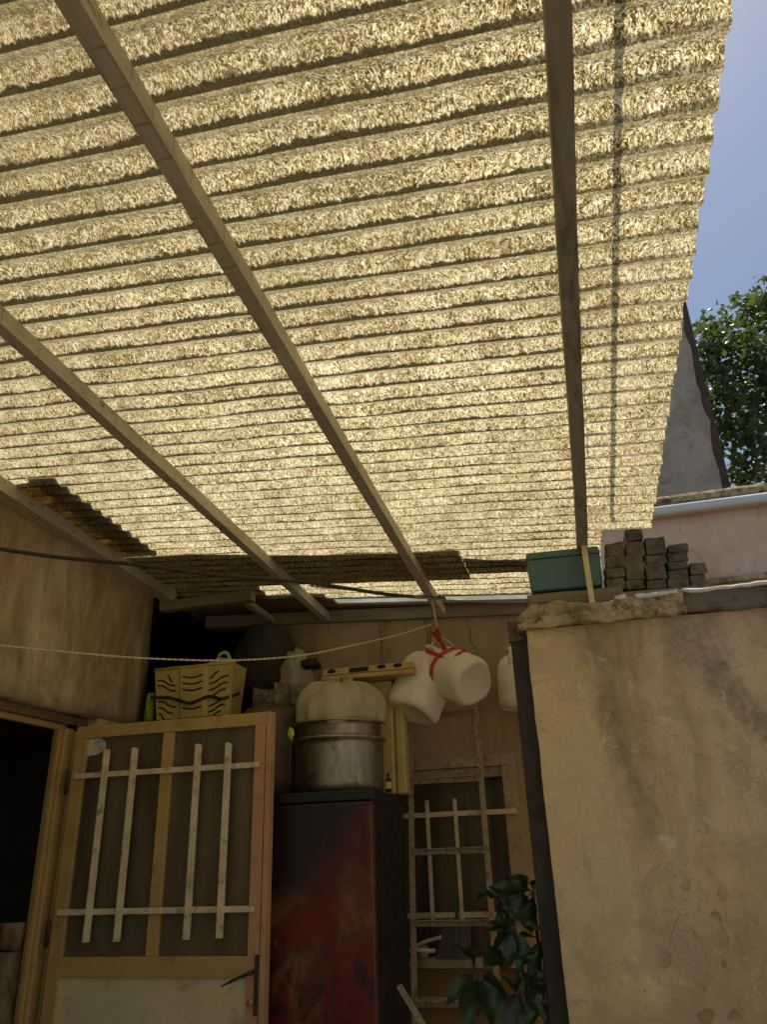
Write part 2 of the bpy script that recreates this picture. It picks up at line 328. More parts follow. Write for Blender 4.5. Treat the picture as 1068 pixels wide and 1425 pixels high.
def clear_hose():
    q = N('smoky_clear_tube'); t = q.new('ShaderNodeBsdfTransparent'); m = q.new('ShaderNodeMixShader'); m.inputs[0].default_value = .5
    q.out((.2, .17, .12), .3); q.link(t.outputs[0], m.inputs[1]); q.link(q.b.outputs[0], m.inputs[2]); q.link(m.outputs[0], q.n['Material Output'].inputs[0]); return q.m
M = dict(
    roof=roof_mat(), rplaster=plaster_right(), lplaster=plaster_left(), bplaster=plaster_back(), timber=paint_wood(), ladder=rusty_ladder(),
    fridge=fridge_mat(), glass=glass_mat(), pink=bright_wall(), grey=grey_wall(),
    coping=simple('crumbling_coping', (.46, .36, .21), .95, var=.45, scale=9, bump=.9, spec=.1, dirt=(.10, .075, .045), dirt_amt=.5, bscale=30, bdist=.012),
    coping_grey=simple('weathered_grey_slab', (.22, .18, .13), .9, var=.4, scale=7, bump=.6, spec=.1, dirt=(.07, .055, .035), dirt_amt=.4, bdist=.01),
    white=simple('peeling_white_coating', (.72, .72, .70), .6, var=.12, scale=20, bump=.3),
    pipe=simple('white_plastic_pipe', (.72, .76, .80), .4, var=.06, bump=.05),
    brick=simple('dusty_grey_brown_block', (0.180, 0.140, 0.085), .95, var=.4, scale=12, bump=.8, spec=.1, bscale=60, bdist=.006, dirt=(.07, .05, .028)),
    green=simple('faded_green_plastic', (0.085, 0.160, 0.150), .45, var=.15, scale=6, bump=.1, dirt=(.10, .10, .06), dirt_amt=.2),
    yellow=simple('ochre_gloss_paint', (0.460, 0.300, 0.100), .42, var=.12, scale=5, bump=.1, dirt=(.22, .12, .04), dirt_amt=.15),
    salmon=simple('worn_salmon_paint', (0.500, 0.270, 0.130), .45, var=.15, scale=5, bump=.1, dirt=(.3, .14, .06), dirt_amt=.2),
    barpaint=simple('dirty_cream_bar_paint', (0.660, 0.530, 0.340), .5, var=.18, scale=14, bump=.15, dirt=(.22, .15, .08), dirt_amt=.25),
    cream=simple('cream_sheet_paint', (0.620, 0.500, 0.300), .5, var=.1, scale=4, bump=.08, dirt=(.35, .25, .12), dirt_amt=.2),
    darksteel=simple('dark_grey_steel', (.035, .030, .020), .55, var=.3, scale=9, bump=.3, dirt=(.04, .03, .02), cs=(1, 1, .3)),
    black=simple('black_enamel', (.012, .010, .008), .5, var=.4, bump=.1),
    nearblack=simple('nearblack_render', (.035, .026, .014), .9, var=.5, bump=.3),  # near-black render of the corner recess, also on the shelf
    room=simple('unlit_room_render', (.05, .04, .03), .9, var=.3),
    inner=simple('chipped_reveal_render', (0.220, 0.140, 0.070), .9, var=.35, bump=.6, dirt=(.10, .06, .03)),
    alu=simple('dull_aluminium', (0.360, 0.310, 0.220), .45, 1.0, var=.22, scale=12, bump=.12, dirt=(.20, .15, .09), dirt_amt=.35, cs=(1, 1, .25)),
    cloth=simple('grimy_cotton', (0.420, 0.350, 0.210), .95, var=.15, scale=7, bump=.5, bscale=25, spec=.1, bdist=.008),
    crate=simple('cream_plastic', (0.500, 0.370, 0.120), .5, var=.12, scale=7, bump=.05, dirt=(.30, .21, .08), dirt_amt=.2),
    ycrate=simple('orange_yellow_plastic', (0.500, 0.330, 0.110), .5, var=.12, scale=7, bump=.05, dirt=(.3, .16, .04), dirt_amt=.2),
    slot=simple('slot_shadow_void', (.02, .015, .008), .9, var=.3),  # dark strips stand in for the shade inside slots and vents
    hdpe=simple('milky_jug_plastic', (0.820, 0.730, 0.580), .42, var=.07, scale=8, bump=.12, dirt=(.70, .56, .43), dirt_amt=.25, bscale=14, bdist=.006),
    proppaint=simple('pale_yellow_paint', (.72, .58, .30), .6, var=.15, scale=12, bump=.2, dirt=(.3, .22, .12), dirt_amt=.2),
    clearhose=clear_hose(),
    red=simple('red_webbing', (.58, .028, .018), .6, var=.2, scale=30, bump=.3),
    dred=simple('dark_red_cord', (.33, .035, .02), .7, var=.2, scale=30, bump=.3),
    rope=simple('pale_cotton_rope', (.66, .54, .36), .9, var=.25, scale=90, bump=.8, bscale=300, bdist=.002),
    cable=simple('twisted_dark_cable', (.04, .033, .02), .7, var=.4, scale=60, bump=.8, bscale=200, bdist=.002),
    cable2=simple('dusty_brown_cable', (.26, .19, .12), .8, var=.4, scale=60, bump=.6, bscale=200, bdist=.002),
    sack=simple('black_polythene', (.028, .024, .013), .8, var=.5, scale=6, bump=.8, bscale=12, bdist=.02),
    gas=simple('rusty_brown_cylinder_paint', (.10, .055, .025), .6, var=.35, scale=10, bump=.3, dirt=(.04, .022, .012)),
    gas2=simple('dirty_cylinder_collar', (.17, .12, .06), .7, var=.4, scale=25, bump=.5, dirt=(.05, .035, .02)),
    bag=simple('cloudy_plastic_bag', (.34, .29, .19), .35, var=.3, scale=9, bump=.9, bscale=18, bdist=.015),
    acid=simple('acid_green_plastic', (.42, .52, .05), .5, var=.15, scale=30),
    netting=simple('green_yellow_netting', (.26, .28, .04), .8, var=.5, scale=60, bump=.8),
    slate=simple('slate_coloured_board', (.10, .095, .07), .8, var=.2),
    ochrewall=simple('ochre_wall_paint', (0.288, 0.168, 0.060), .7, var=.18, scale=6, bump=.3, dirt=(.2, .11, .04), dirt_amt=.2),
    pinkpot=simple('pink_ceramic', (.40, .24, .17), .4, var=.1),
    frame=simple('grimy_window_paint', (0.420, 0.330, 0.180), .55, var=.15, scale=9, bump=.15, dirt=(.2, .14, .06), dirt_amt=.3),
    boardw=simple('grey_wooden_board', (.24, .19, .115), .85, var=.3, scale=9, cs=(.3, 1, 1), bump=.4),
    paleboard=simple('pale_board', (.62, .55, .38), .9, var=.1),
    rustsheet=simple('rusty_sheet_iron', (.25, .12, .04), .8, var=.5, scale=12, bump=.4),
    bark=simple('tree_bark', (.09, .07, .05), .9, var=.4, scale=12, bump=.8),
    floor=simple('dusty_concrete_floor', (.25, .21, .155), .9, var=.25, scale=1.5, bump=.4, spec=.2, dirt=(.2, .16, .11)),
    rustedge=simple('dark_rusty_angle', (.075, .05, .038), .8, var=.4, scale=9, bump=.4),
    paper=simple('torn_paper', (.62, .56, .40), .9, var=.12, scale=30, bump=.2, dirt=(.15, .11, .06), dirt_amt=.35),
    terracotta=simple('terracotta', (.30, .14, .07), .85, var=.2),
)
M['hdpe'].node_tree.nodes['Principled BSDF'].inputs['Subsurface Weight'].default_value = .35
M['hdpe'].node_tree.nodes['Principled BSDF'].inputs['Subsurface Radius'].default_value = (.03, .02, .012)
M['beam2'] = simple('grey_oiled_batten', (.30, .265, .19), .7, var=.2, scale=9, cs=(1, .2, 1), bump=.3, dirt=(.14, .11, .07))
M['leaf'] = leaf_mat('tree_leaves', (.034, .050, .022), (.075, .105, .035), .4)
M['bigleaf'] = leaf_mat('glossy_dark_leaves', (.014, .027, .007), (.024, .044, .011), .10, .32)

# ------------------------------------------------------------------ mesh helpers
def tag(o, label=None, cat=None, group=None, kind=None):
    if label: o['label'] = label
    if cat: o['category'] = cat
    if group: o['group'] = group
    if kind: o['kind'] = kind
    return o
def thing(name, loc, label, cat, group=None, rz=0):
    o = bpy.data.objects.new(name, None); col.objects.link(o); o.location = loc; o.rotation_euler = (0, 0, rz); o.empty_display_size = .1
    return tag(o, label, cat, group)
class MB:
    def __init__(s): s.v = []; s.f = []; s.mi = []; s.sm = []; s.cur = 0
    def add(s, vs, fs, smooth=False):
        b = len(s.v); s.v += [Vector(p) for p in vs]; s.f += [tuple(i + b for i in f) for f in fs]
        s.mi += [s.cur] * len(fs); s.sm += [smooth] * len(fs); return s
    def box(s, a, b, m=None):
        (x0, y0, z0), (x1, y1, z1) = a, b
        vs = [(x, y, z) for x in (x0, x1) for y in (y0, y1) for z in (z0, z1)]
        if m: vs = [m @ Vector(p) for p in vs]
        return s.add(vs, [(0, 1, 3, 2), (4, 6, 7, 5), (0, 4, 5, 1), (2, 3, 7, 6), (0, 2, 6, 4), (1, 5, 7, 3)])
    def hexa(s, p):   # 8 corners: bottom loop 0-3, top loop 4-7
        return s.add(p, [(3, 2, 1, 0), (4, 5, 6, 7), (0, 1, 5, 4), (1, 2, 6, 5), (2, 3, 7, 6), (3, 0, 4, 7)])
    def bar(s, p, q, wd, th, up=(0, 0, 1)):   # box along p->q, wd across, th along up
        p, q = Vector(p), Vector(q); d = (q - p).normalized(); u = Vector(up); u = (u - d * u.dot(d)).normalized(); r = d.cross(u)
        c = [r * (i * wd / 2) + u * (j * th / 2) for i, j in ((-1, -1), (1, -1), (1, 1), (-1, 1))]
        return s.hexa([p + k for k in c] + [q + k for k in c])
    def tube(s, pts, r, n=8, caps=True):
        pts = [Vector(p) for p in pts]; rr = r if hasattr(r, '__len__') else [r] * len(pts)
        vs = []; up = Vector((0, 0, 1))
        for i, p in enumerate(pts):
            d = (pts[min(i + 1, len(pts) - 1)] - pts[max(i - 1, 0)]).normalized()
            a = up if abs(d.dot(up)) < .95 else Vector((1, 0, 0))
            x = d.cross(a).normalized(); y = x.cross(d)
            vs += [p + (x * math.cos(t) + y * math.sin(t)) * rr[i] for t in [2 * math.pi * k / n for k in range(n)]]
        fs = [(i * n + k, i * n + (k + 1) % n, (i + 1) * n + (k + 1) % n, (i + 1) * n + k) for i in range(len(pts) - 1) for k in range(n)]
        if caps: fs += [tuple(range(n))[::-1], tuple((len(pts) - 1) * n + k for k in range(n))]
        return s.add(vs, fs, True)
    def lathe(s, prof, n=40, m=Matrix(), fn=None, sq=2.0, ry=1.0):
        vs = []
        for r, z in prof:
            for k in range(n):
                t = 2 * math.pi * k / n; c, q = math.cos(t), math.sin(t)
                g = (abs(c) ** sq + abs(q) ** sq) ** (-1 / sq)
                p = Vector((r * g * c, r * g * q * ry, z))
                if fn: p = fn(p, t, r, z)
                vs.append(m @ p)
        L = len(prof)
        fs = [(i * n + k, i * n + (k + 1) % n, (i + 1) * n + (k + 1) % n, (i + 1) * n + k) for i in range(L - 1) for k in range(n)]
        if prof[0][0] > 1e-6: fs.append(tuple(range(n))[::-1])
        if prof[-1][0] > 1e-6: fs.append(tuple((L - 1) * n + k for k in range(n)))
        return s.add(vs, fs, True)
    def grid(s, fn, nu, nv, smooth=True, flip=False):
        vs = [fn(i / nu, j / nv) for j in range(nv + 1) for i in range(nu + 1)]; w_ = nu + 1
        fs = [(j * w_ + i, j * w_ + i + 1, (j + 1) * w_ + i + 1, (j + 1) * w_ + i) for j in range(nv) for i in range(nu)]
        if flip: fs = [f[::-1] for f in fs]
        return s.add(vs, fs, smooth)
    def build(s, name, mats, parent=None, bevel=0, seg=2, solid=0):
        me = bpy.data.meshes.new(name); org = parent.location if parent and parent.type == 'EMPTY' else Vector()
        base = parent
        mw = Matrix()
        if parent is not None:
            q = parent; mw = Matrix.Identity(4)
            chain = []
            while q is not None: chain.append(q); q = q.parent
            for q in reversed(chain): mw = mw @ (Matrix.Translation(q.location) @ q.rotation_euler.to_matrix().to_4x4())
        inv = mw.inverted()
        me.from_pydata([tuple(inv @ v) for v in s.v], [], s.f); me.update()
        for i, p in enumerate(me.polygons): p.material_index = s.mi[i]; p.use_smooth = s.sm[i]
        for m_ in (mats if isinstance(mats, (list, tuple)) else [mats]): me.materials.append(M[m_] if isinstance(m_, str) else m_)
        o = bpy.data.objects.new(name, me); col.objects.link(o); o.parent = parent
        if solid: q = o.modifiers.new('solid', 'SOLIDIFY'); q.thickness = solid; q.offset = 0
        if bevel: q = o.modifiers.new('bevel', 'BEVEL'); q.width = bevel; q.segments = seg; q.limit_method = 'ANGLE'
        return o
def rough_box(a, b, step=.03, amp=.01, scale=9, seed=0, fn=None, m=None):
    """box with subdivided, noise-displaced faces"""
    (x0, y0, z0), (x1, y1, z1) = a, b
    bm = bmesh.new(); bmesh.ops.create_cube(bm, size=1)
    for v in bm.verts: v.co = Vector((x0 + (v.co.x + .5) * (x1 - x0), y0 + (v.co.y + .5) * (y1 - y0), z0 + (v.co.z + .5) * (z1 - z0)))
    for ax, L in enumerate((x1 - x0, y1 - y0, z1 - z0)):
        n = min(90, max(1, int(L / step)))
        for k in range(1, n):
            co = Vector((x0, y0, z0)); co[ax] += L * k / n; no = Vector((0, 0, 0)); no[ax] = 1
            bmesh.ops.bisect_plane(bm, geom=bm.verts[:] + bm.edges[:] + bm.faces[:], plane_co=co, plane_no=no)
    mb = MB(); o = Vector((seed * 13.1, seed * 7.7, seed * 3.3))
    for v in bm.verts:
        p = v.co.copy(); d = mnoise.noise_vector(p * scale + o) * amp + mnoise.noise_vector(p * scale * 3.1 + o) * amp * .4
        p = p + d
        if fn: p = fn(p)
        if m: p = m @ p
        mb.v.append(p)
    bm.verts.ensure_lookup_table(); bm.verts.index_update()
    for f in bm.faces: mb.f.append(tuple(v.index for v in f.verts)); mb.mi.append(0); mb.sm.append(True)
    bm.free(); return mb
def smooth_path(pts, n=12):
    pts = [Vector(p) for p in pts]; out = []
    P_ = [pts[0] * 2 - pts[1]] + pts + [pts[-1] * 2 - pts[-2]]
    for i in range(1, len(P_) - 2):
        a, b, c, d = P_[i - 1:i + 3]
        for k in range(n):
            t = k / n
            out.append(.5 * ((2 * b) + (c - a) * t + (2 * a - 5 * b + 4 * c - d) * t * t + (3 * b - a - 3 * c + d) * t ** 3))
    out.append(pts[-1]); return out

# ================================================================== SETTING
g = MB().box((-60, -60, -.3), (60, 90, 0)).build('ground', 'floor'); tag(g, kind='structure')

# ------------------------------------------------------------------ house wall on the left, with the dark doorway
hw = thing('house_wall', (-2.3, 1.0, 0), 'left house wall of brown streaked render over the dark doorway, under the lean-to roof', 'wall')
XL = -2.2
def wallbox(a, b, seed=1):
    return rough_box(a, b, .06, .006, 4, seed)
m = MB()
def merge(dst, src):
    b = len(dst.v); dst.v += src.v; dst.f += [tuple(i + b for i in f) for f in src.f]; dst.mi += src.mi; dst.sm += src.sm; return dst
merge(m, wallbox((XL - .2, -3.5, 2.062), (XL, 3.53, 2.90), 1))
merge(m, wallbox((XL - .2, -3.5, -.05), (XL, 1.9, 2.062), 2))
merge(m, wallbox((XL - .2, 3.17, -.05), (XL, 3.53, 2.062), 3))
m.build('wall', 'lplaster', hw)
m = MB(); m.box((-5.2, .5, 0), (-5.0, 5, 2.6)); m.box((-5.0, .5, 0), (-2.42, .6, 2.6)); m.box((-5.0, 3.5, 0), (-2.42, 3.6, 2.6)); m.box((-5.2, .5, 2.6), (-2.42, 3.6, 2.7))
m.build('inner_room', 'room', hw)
MB().box((-2.398, 1.9, 2.022), (-2.262, 3.17, 2.058)).build('lintel', 'inner', hw)
df = MB()
df.box((-2.31, 2.992, 0), (-2.245, 3.050, 2.0)); df.box((-2.31, 1.93, 1.995), (-2.285, 3.050, 2.022)); df.box((-2.31, 1.93, 0), (-2.245, 1.98, 1.995))
df.box((-2.262, 3.054, 0), (-2.238, 3.066, 1.99)); df.box((-2.285, 2.978, 0), (-2.262, 2.989, 1.99))
df.build('door_frame', 'yellow', hw, bevel=.004)
m = MB()
merge(m, rough_box((-2.39, 2.90, 0), (-2.30, 2.975, 1.14), .03, .006, 12, 5)); merge(m, rough_box((-2.39, 2.935, 1.145), (-2.30, 2.975, 1.24), .03, .006, 12, 6))
m.build('chipped_reveal', 'inner', hw)

# ------------------------------------------------------------------ back wall, window, recess
bw = thing('back_wall', (-.7, 4.1, 0), 'back wall of drip stained tan render behind the ladder and hanging jugs', 'wall')
YB = 4.05
def ztop(x): return 2.69 - .0627 * (x + 1.7)
WX0, WX1, WZ0, WZ1 = -1.06, -.44, .97, 1.83
m = MB()
def slab(x0, x1, z0, z1f, z1g):
    m.hexa([(x0, YB, z0), (x1, YB, z0), (x1, YB + .18, z0), (x0, YB + .18, z0), (x0, YB, z1f), (x1, YB, z1g), (x1, YB + .18, z1g), (x0, YB + .18, z1f)])
slab(-1.72, WX0, 0, ztop(-1.72), ztop(WX0)); slab(WX1, .9, 0, ztop(WX1), ztop(.9)); slab(WX0, WX1, WZ1, ztop(WX0), ztop(WX1)); 
m.build('wall', 'bplaster', bw)
m = MB(); slab(WX0, WX1, 0, WZ0, WZ0); m.build('ochre_dado', 'ochrewall', bw)
m = MB(); m.box((WX0 - .02, YB - .03, .80), (WX1, YB, .835)); m.build('dado_trim', 'frame', bw, bevel=.004)
m = MB(); m.box((-1.8, YB + .2, 0), (.2, YB + .25, 0.01)); 
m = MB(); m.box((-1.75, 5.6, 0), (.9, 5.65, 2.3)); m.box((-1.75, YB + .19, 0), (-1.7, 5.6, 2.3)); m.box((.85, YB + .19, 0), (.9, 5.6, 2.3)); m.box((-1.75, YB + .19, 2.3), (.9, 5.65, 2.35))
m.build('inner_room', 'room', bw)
# wall plate along the top, with the flashing behind it
m = MB(); m.bar((-2.15, YB + .02, ztop(-2.15) + .03), (.0, YB + .02, ztop(0) + .03), .09, .07); m.build('wall_plate', 'boardw', bw, bevel=.004)

rec = thing('nearblack_recess', (-2.3, 4.6, 0), 'near-black recess in the corner behind the cream crate and the sack', 'alcove')
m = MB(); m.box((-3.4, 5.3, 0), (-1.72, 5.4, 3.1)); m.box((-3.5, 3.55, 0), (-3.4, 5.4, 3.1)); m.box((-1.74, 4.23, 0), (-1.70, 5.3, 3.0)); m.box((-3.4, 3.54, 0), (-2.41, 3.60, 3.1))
m.box((-3.5, 3.75, 2.86), (-1.7, 5.4, 2.9)); m.build('wall', 'nearblack', rec)
m = MB(); m.box((-2.21, 3.60, 2.705), (-1.66, 3.66, 2.76)); m.build('lintel', 'boardw', rec, bevel=.004)

win = thing('barred_window', (-.75, YB, .97), 'dark window with cream iron bars in the back wall behind the rusty ladder', 'window')
m = MB(); y0, y1 = YB - .02, YB + .05
m.box((WX0 - .03, y0, WZ1), (WX1 + .05, y1, WZ1 + .055)); m.box((WX1 - .02, y0, .75), (WX1 + .05, y1, WZ1)); m.box((WX0 - .03, y0, WZ0), (WX0 + .03, y1, WZ1)); m.box((WX0 + .03, y0 + .02, WZ1 - .05), (WX1 - .02, y1, WZ1))
m.box((WX0 + .03, y0 - .02, WZ0 - .02), (WX1 - .02, y1, WZ0 + .02))
m.build('frame', 'frame', win, bevel=.004)
MB().box((WX0, YB + .09, WZ0), (WX1, YB + .096, WZ1)).build('pane', 'glass', win)
def gp(u, v, y=YB - .05): return at(u, v, 'y', y)
for a, b in (((562, 1137), (720, 1127)), ((566, 1278), (742, 1268))):
    p, q = gp(*a), gp(*b); q.z = p.z = (p.z + q.z) / 2
    MB().bar(p, q, .012, .024).build('bar', 'barpaint', win, bevel=.002)
for a, b in (((594, 1114), (603, 1280)), ((631, 1112), (646, 1281)), ((671, 1120), (686, 1262))):
    p, q = gp(*a, YB - .066), gp(*b, YB - .066); p.x = q.x = (p.x + q.x) / 2
    MB().bar(p, q, .018, .012, up=(0, 1, 0)).build('bar', 'barpaint', win, bevel=.002)

# ------------------------------------------------------------------ lean-to roof
H_S, H_B = 2.765, 2.70
roof = thing('lean_to_roof', (-.8, 1.5, 2.7), 'sunlit translucent corrugated lean-to roof on painted timber rafters over the yard', 'roof')
def sheet(x0f, x1f, ya, yb, nx, seg=12, amp=.0095):
    m = MB(); n = int(round((yb - ya) / PITCH * seg))
    def fn(u, v):
        y = ya + (yb - ya) * v; x0 = x0f(y); x1 = x1f(y); x = x0 + (x1 - x0) * u
        x += mnoise.noise(Vector((3.3, y * 9, 0))) * .006 * u
        z = roof_z(x, y, H_S) + amp * math.cos(2 * math.pi * y / PITCH)
        z += .004 * mnoise.noise(Vector((x * 2, y * 2, 5))) + .003 * mnoise.noise(Vector((x * 6, y * .8, 1)))
        return Vector((x, y, z))
    m.grid(fn, nx, n, True, flip=True); return m
edge = lambda y: .385 - .018 * (y - .9)
m = sheet(lambda y: -2.21, lambda y: .118 if y < 3.05 else .150, -1.6, 3.80, 50); merge(m, sheet(lambda y: .1185, edge, -1.6, 3.05, 8))
m.build('corrugated_sheet', 'roof', roof)
def beam(xa, xb, ya, yb, w_=.046, h=.06, mat='timber', name='rafter', h0=0):
    m = MB(); sd = xa * 7
    def pt(y, dx, dz):
        x = xa + (xb - xa) * (y - .66) / (4.0 - .66); return Vector((x + dx + .004 * mnoise.noise(Vector((y * .9, sd, 0))) + .0012 * mnoise.noise(Vector((y * 9, sd, dx * 50))), y, roof_z(x, y, H_B + h0) + dz + .003 * mnoise.noise(Vector((y * .8, sd, 5))) + .0012 * mnoise.noise(Vector((y * 11, dx * 60, sd)))))
    n = max(2, int((yb - ya) / .05)); vs = []
    for k in range(n + 1):
        y = ya + (yb - ya) * k / n; vs += [pt(y, -w_ / 2, 0), pt(y, w_ / 2, 0), pt(y, w_ / 2, h), pt(y, -w_ / 2, h)]
    fs = [(k * 4 + a, k * 4 + (a + 1) % 4, k * 4 + 4 + (a + 1) % 4, k * 4 + 4 + a) for k in range(n) for a in range(4)] + [(3, 2, 1, 0), (n * 4, n * 4 + 1, n * 4 + 2, n * 4 + 3)]
    m.add(vs, fs)
    return m.build(name, mat, roof)
beam(-.668, -.70, -1.6, 3.98, .040, .052); beam(.106, .055, -1.6, 3.98, .042, .050, 'beam2'); beam(-1.40, -1.385, -1.6, 4.08, .038, .052)
beam(-2.165, -2.165, -1.6, 3.64, .07, .06)
beam(-1.84, -1.72, 3.68, 4.2, .035, .03, name='short_rafter')
# metal cover at the rear, narrow gap before it
m = MB()
for x0, x1, ya, yb in ((-2.3, -1.3, 3.765, 4.5), (-1.3, .15, 3.825, 3.885), (-1.3, .15, 3.985, 4.5)):
    m.hexa([(x, y, roof_z(x, y, H_S) + dz) for dz in (.018, .03) for x, y in ((x0, ya), (x1, ya), (x1, yb), (x0, yb))])
m.build('rear_cover', 'boardw', roof)
def frosted():
    q = N('dull_gap_light'); t = q.new('ShaderNodeBsdfTranslucent'); q.link(q.ramp(q.noise(6, 4, .6), [(.3, (.34, .36, .33)), (.7, (.50, .52, .48))]), t.inputs[0])
    q.link(t.outputs[0], q.n['Material Output'].inputs[0]); q.n.remove(q.b); return q.m
MB().hexa([(x, y, roof_z(x, y, H_S) + dz) for dz in (.032, .034) for x, y in ((-1.31, 3.87), (.15, 3.87), (.15, 4.0), (-1.31, 4.0))]).build('gap_light_strip', frosted(), roof)  # added over the rear gap to cut the sun and show a pale strip
MB().box((-1.4, 4.3, 2.75), (.05, 4.33, 3.3)).build('white_board', 'pipe', roof)

# things lying on top of the roof, seen only by the shade they cast through it
def on_roof(name, x0, x1, y0, y1, th, mat, label, cat, lift=.012, rot=0):
    cx, cy = (x0 + x1) / 2, (y0 + y1) / 2; t = thing(name, (cx, cy, roof_z(cx, cy, H_S) + lift), label, cat)
    m = MB(); m.hexa([(x, y, roof_z(x, y, H_S) + lift + dz) for dz in (0, th) for x, y in ((x0, y0), (x1, y0), (x1, y1), (x0, y1))])
    m.build('board', mat, t); return t
def tagmesh(m, name, mat, label, cat, bevel=0, **k):
    o = m.build(name, mat, None, bevel=bevel); return tag(o, label, cat, **k)
def rect_roof(x0, x1, y0, y1, lift, th):
    return MB().hexa([(x, y, roof_z(x, y, H_S) + lift + dz) for dz in (0, th) for x, y in ((x0, y0), (x1, y0), (x1, y1), (x0, y1))])
def quad_roof(pts, lift, th):
    return MB().hexa([(x, y, roof_z(x, y, H_S) + lift + dz) for dz in (0, th) for x, y in pts])
def amber():
    q = N('amber_old_fibreglass'); f = q.noise(5, 4, .6, cs=(.5, 3, 1)); c = q.ramp(f, [(.42, (.24, .19, .10)), (.60, (.62, .45, .21))])
    t = q.new('ShaderNodeBsdfTranslucent'); q.link(c, t.inputs[0]); d = q.new('ShaderNodeBsdfDiffuse'); q.link(c, d.inputs[0])
    m = q.new('ShaderNodeMixShader'); m.inputs[0].default_value = .35; q.link(t.outputs[0], m.inputs[1]); q.link(d.outputs[0], m.inputs[2])
    o = q.n['Material Output']; q.n.remove(q.b); q.link(m.outputs[0], o.inputs[0]); return q.m
M['amber'] = amber()
def grimy():
    q = N('grimy_old_fibreglass'); f = q.noise(5, 5, .6, cs=(.6, 4, 1)); c = q.ramp(f, [(.35, (.19, .165, .115)), (.65, (.28, .245, .17))])
    t = q.new('ShaderNodeBsdfTranslucent'); q.link(c, t.inputs[0]); d = q.new('ShaderNodeBsdfDiffuse'); q.link(c, d.inputs[0])
    m = q.new('ShaderNodeMixShader'); m.inputs[0].default_value = .3; q.link(t.outputs[0], m.inputs[1]); q.link(d.outputs[0], m.inputs[2])
    o = q.n['Material Output']; q.n.remove(q.b); q.link(m.outputs[0], o.inputs[0]); return q.m
M['grimy'] = grimy()
tagmesh(quad_roof([(-2.3, 2.33), (-1.94, 2.31), (-1.94, 3.10), (-2.3, 3.10)], .012, .004), 'amber_sheet', 'amber', 'old amber sheet on the roof edge shading the left corner', 'plastic sheet')
tagmesh(quad_roof([(-2.06, 2.30), (-1.930, 2.30), (-1.930, 3.10), (-2.10, 3.10)], .020, .002), 'edge_strip', 'grimy', 'grimy strip lying over the amber sheet on the roof', 'plastic strip')
tagmesh(quad_roof([(-2.3, 3.105), (-.47, 3.225), (-.47, 3.60), (-2.3, 3.58)], .014, .002), 'wide_sheet', 'grimy', 'wide grimy sheet on the roof casting the long dark band at the back', 'plastic sheet')
tagmesh(quad_roof([(-.468, 3.31), (-.165, 3.345), (-.165, 3.50), (-.468, 3.50)], .016, .002), 'short_sheet', 'grimy', 'short grimy sheet on the roof continuing the dark band to the green box', 'plastic sheet')
tagmesh(quad_roof([(-2.3, 3.585), (-1.62, 3.605), (-1.62, 3.80), (-2.3, 3.80)], .014, .002), 'corner_sheet', 'grimy', 'grimy sheet over the back left corner of the roof', 'plastic sheet')
rd = MB().tube([(.222, -1.5, roof_z(.222, -1.5, H_S) + .020), (.195, 2.98, roof_z(.195, 2.98, H_S) + .020)], .008, 8)
tagmesh(rd, 'smoky_tube', 'clearhose', 'smoky clear tube lying along the right part of the roof', 'tube')

# ------------------------------------------------------------------ right-hand plastered wall
PHI = R(3.0); RW0 = Vector((-.199, 3.05, 0))
MR = Matrix.Translation(RW0) @ Matrix.Rotation(PHI, 4, 'Z')
rw = thing('plastered_wall', RW0, 'tall cracked tan plaster wall filling the lower right, bricks and green box on top', 'wall')
def zt(x): return 2.248 + .010 * x
def face(u, v):
    x = u * 3.4; z = v * zt(x)
    n = mnoise.noise(Vector((x * 3, z * 3, 1))) * .006 + mnoise.noise(Vector((x * 11, z * 11, 2))) * .002
    xe = 0
    if u < .01: xe = mnoise.noise(Vector((0, z * 7, 4))) * .005 + mnoise.noise(Vector((0, z * 25, 4))) * .002
    return MR @ Vector((x + xe, n, z))
m = MB(); m.grid(face, 110, 90)
m.add([MR @ Vector(p) for p in ((0, 0, 0), (0, .2, 0), (0, .2, 2.248), (0, 0, 2.248))], [(0, 1, 2, 3)][:1])
m.add([MR @ Vector(p) for p in ((0, .2, 0), (3.4, .2, 0), (3.4, .2, 2.28), (0, .2, 2.248))], [(0, 1, 2, 3)])
m.add([MR @ Vector(p) for p in ((0, 0.004, 2.245), (3.4, 0.004, 2.28), (3.4, .2, 2.28), (0, .2, 2.245))], [(0, 1, 2, 3)])
m.build('wall', 'rplaster', rw)
def capfn(p):
    r = 1 + .35 * mnoise.noise(Vector((p.x * 4, 0, 3)))
    if p.z > .05: p.z += .020 * mnoise.noise(Vector((p.x * 5, p.y * 5, 0))) + .012 * mnoise.noise(Vector((p.x * 17, 1, 0)))
    else: p.z += .012 * mnoise.noise(Vector((p.x * 7, 2, 0)))
    # lengthwise split in the worn edge
    if abs(p.z - .045) < .012 and p.y < .02: p.y += .016 * max(0, mnoise.noise(Vector((p.x * 6, 8, 0))) + .4)
    if p.x < .04: p.z -= (.04 - p.x) * .35 * (p.z > .04); p.y += (.04 - p.x) * .5 * (p.y < .05)
    return Vector((p.x, p.y, p.z + 2.248 + .012 * p.x))
c1 = rough_box((-.03, -.03, 0), (.62, .22, .088), .012, .007, 22, 3, capfn, MR); c1.build('crumbling_coping', 'coping', rw)
c2 = rough_box((.60, -.028, .0), (3.4, .22, .082), .02, .005, 8, 4, capfn, MR); c2.build('grey_coping', 'coping_grey', rw)
def whfn(p):
    p.z += 2.248 + .012 * p.x; return p
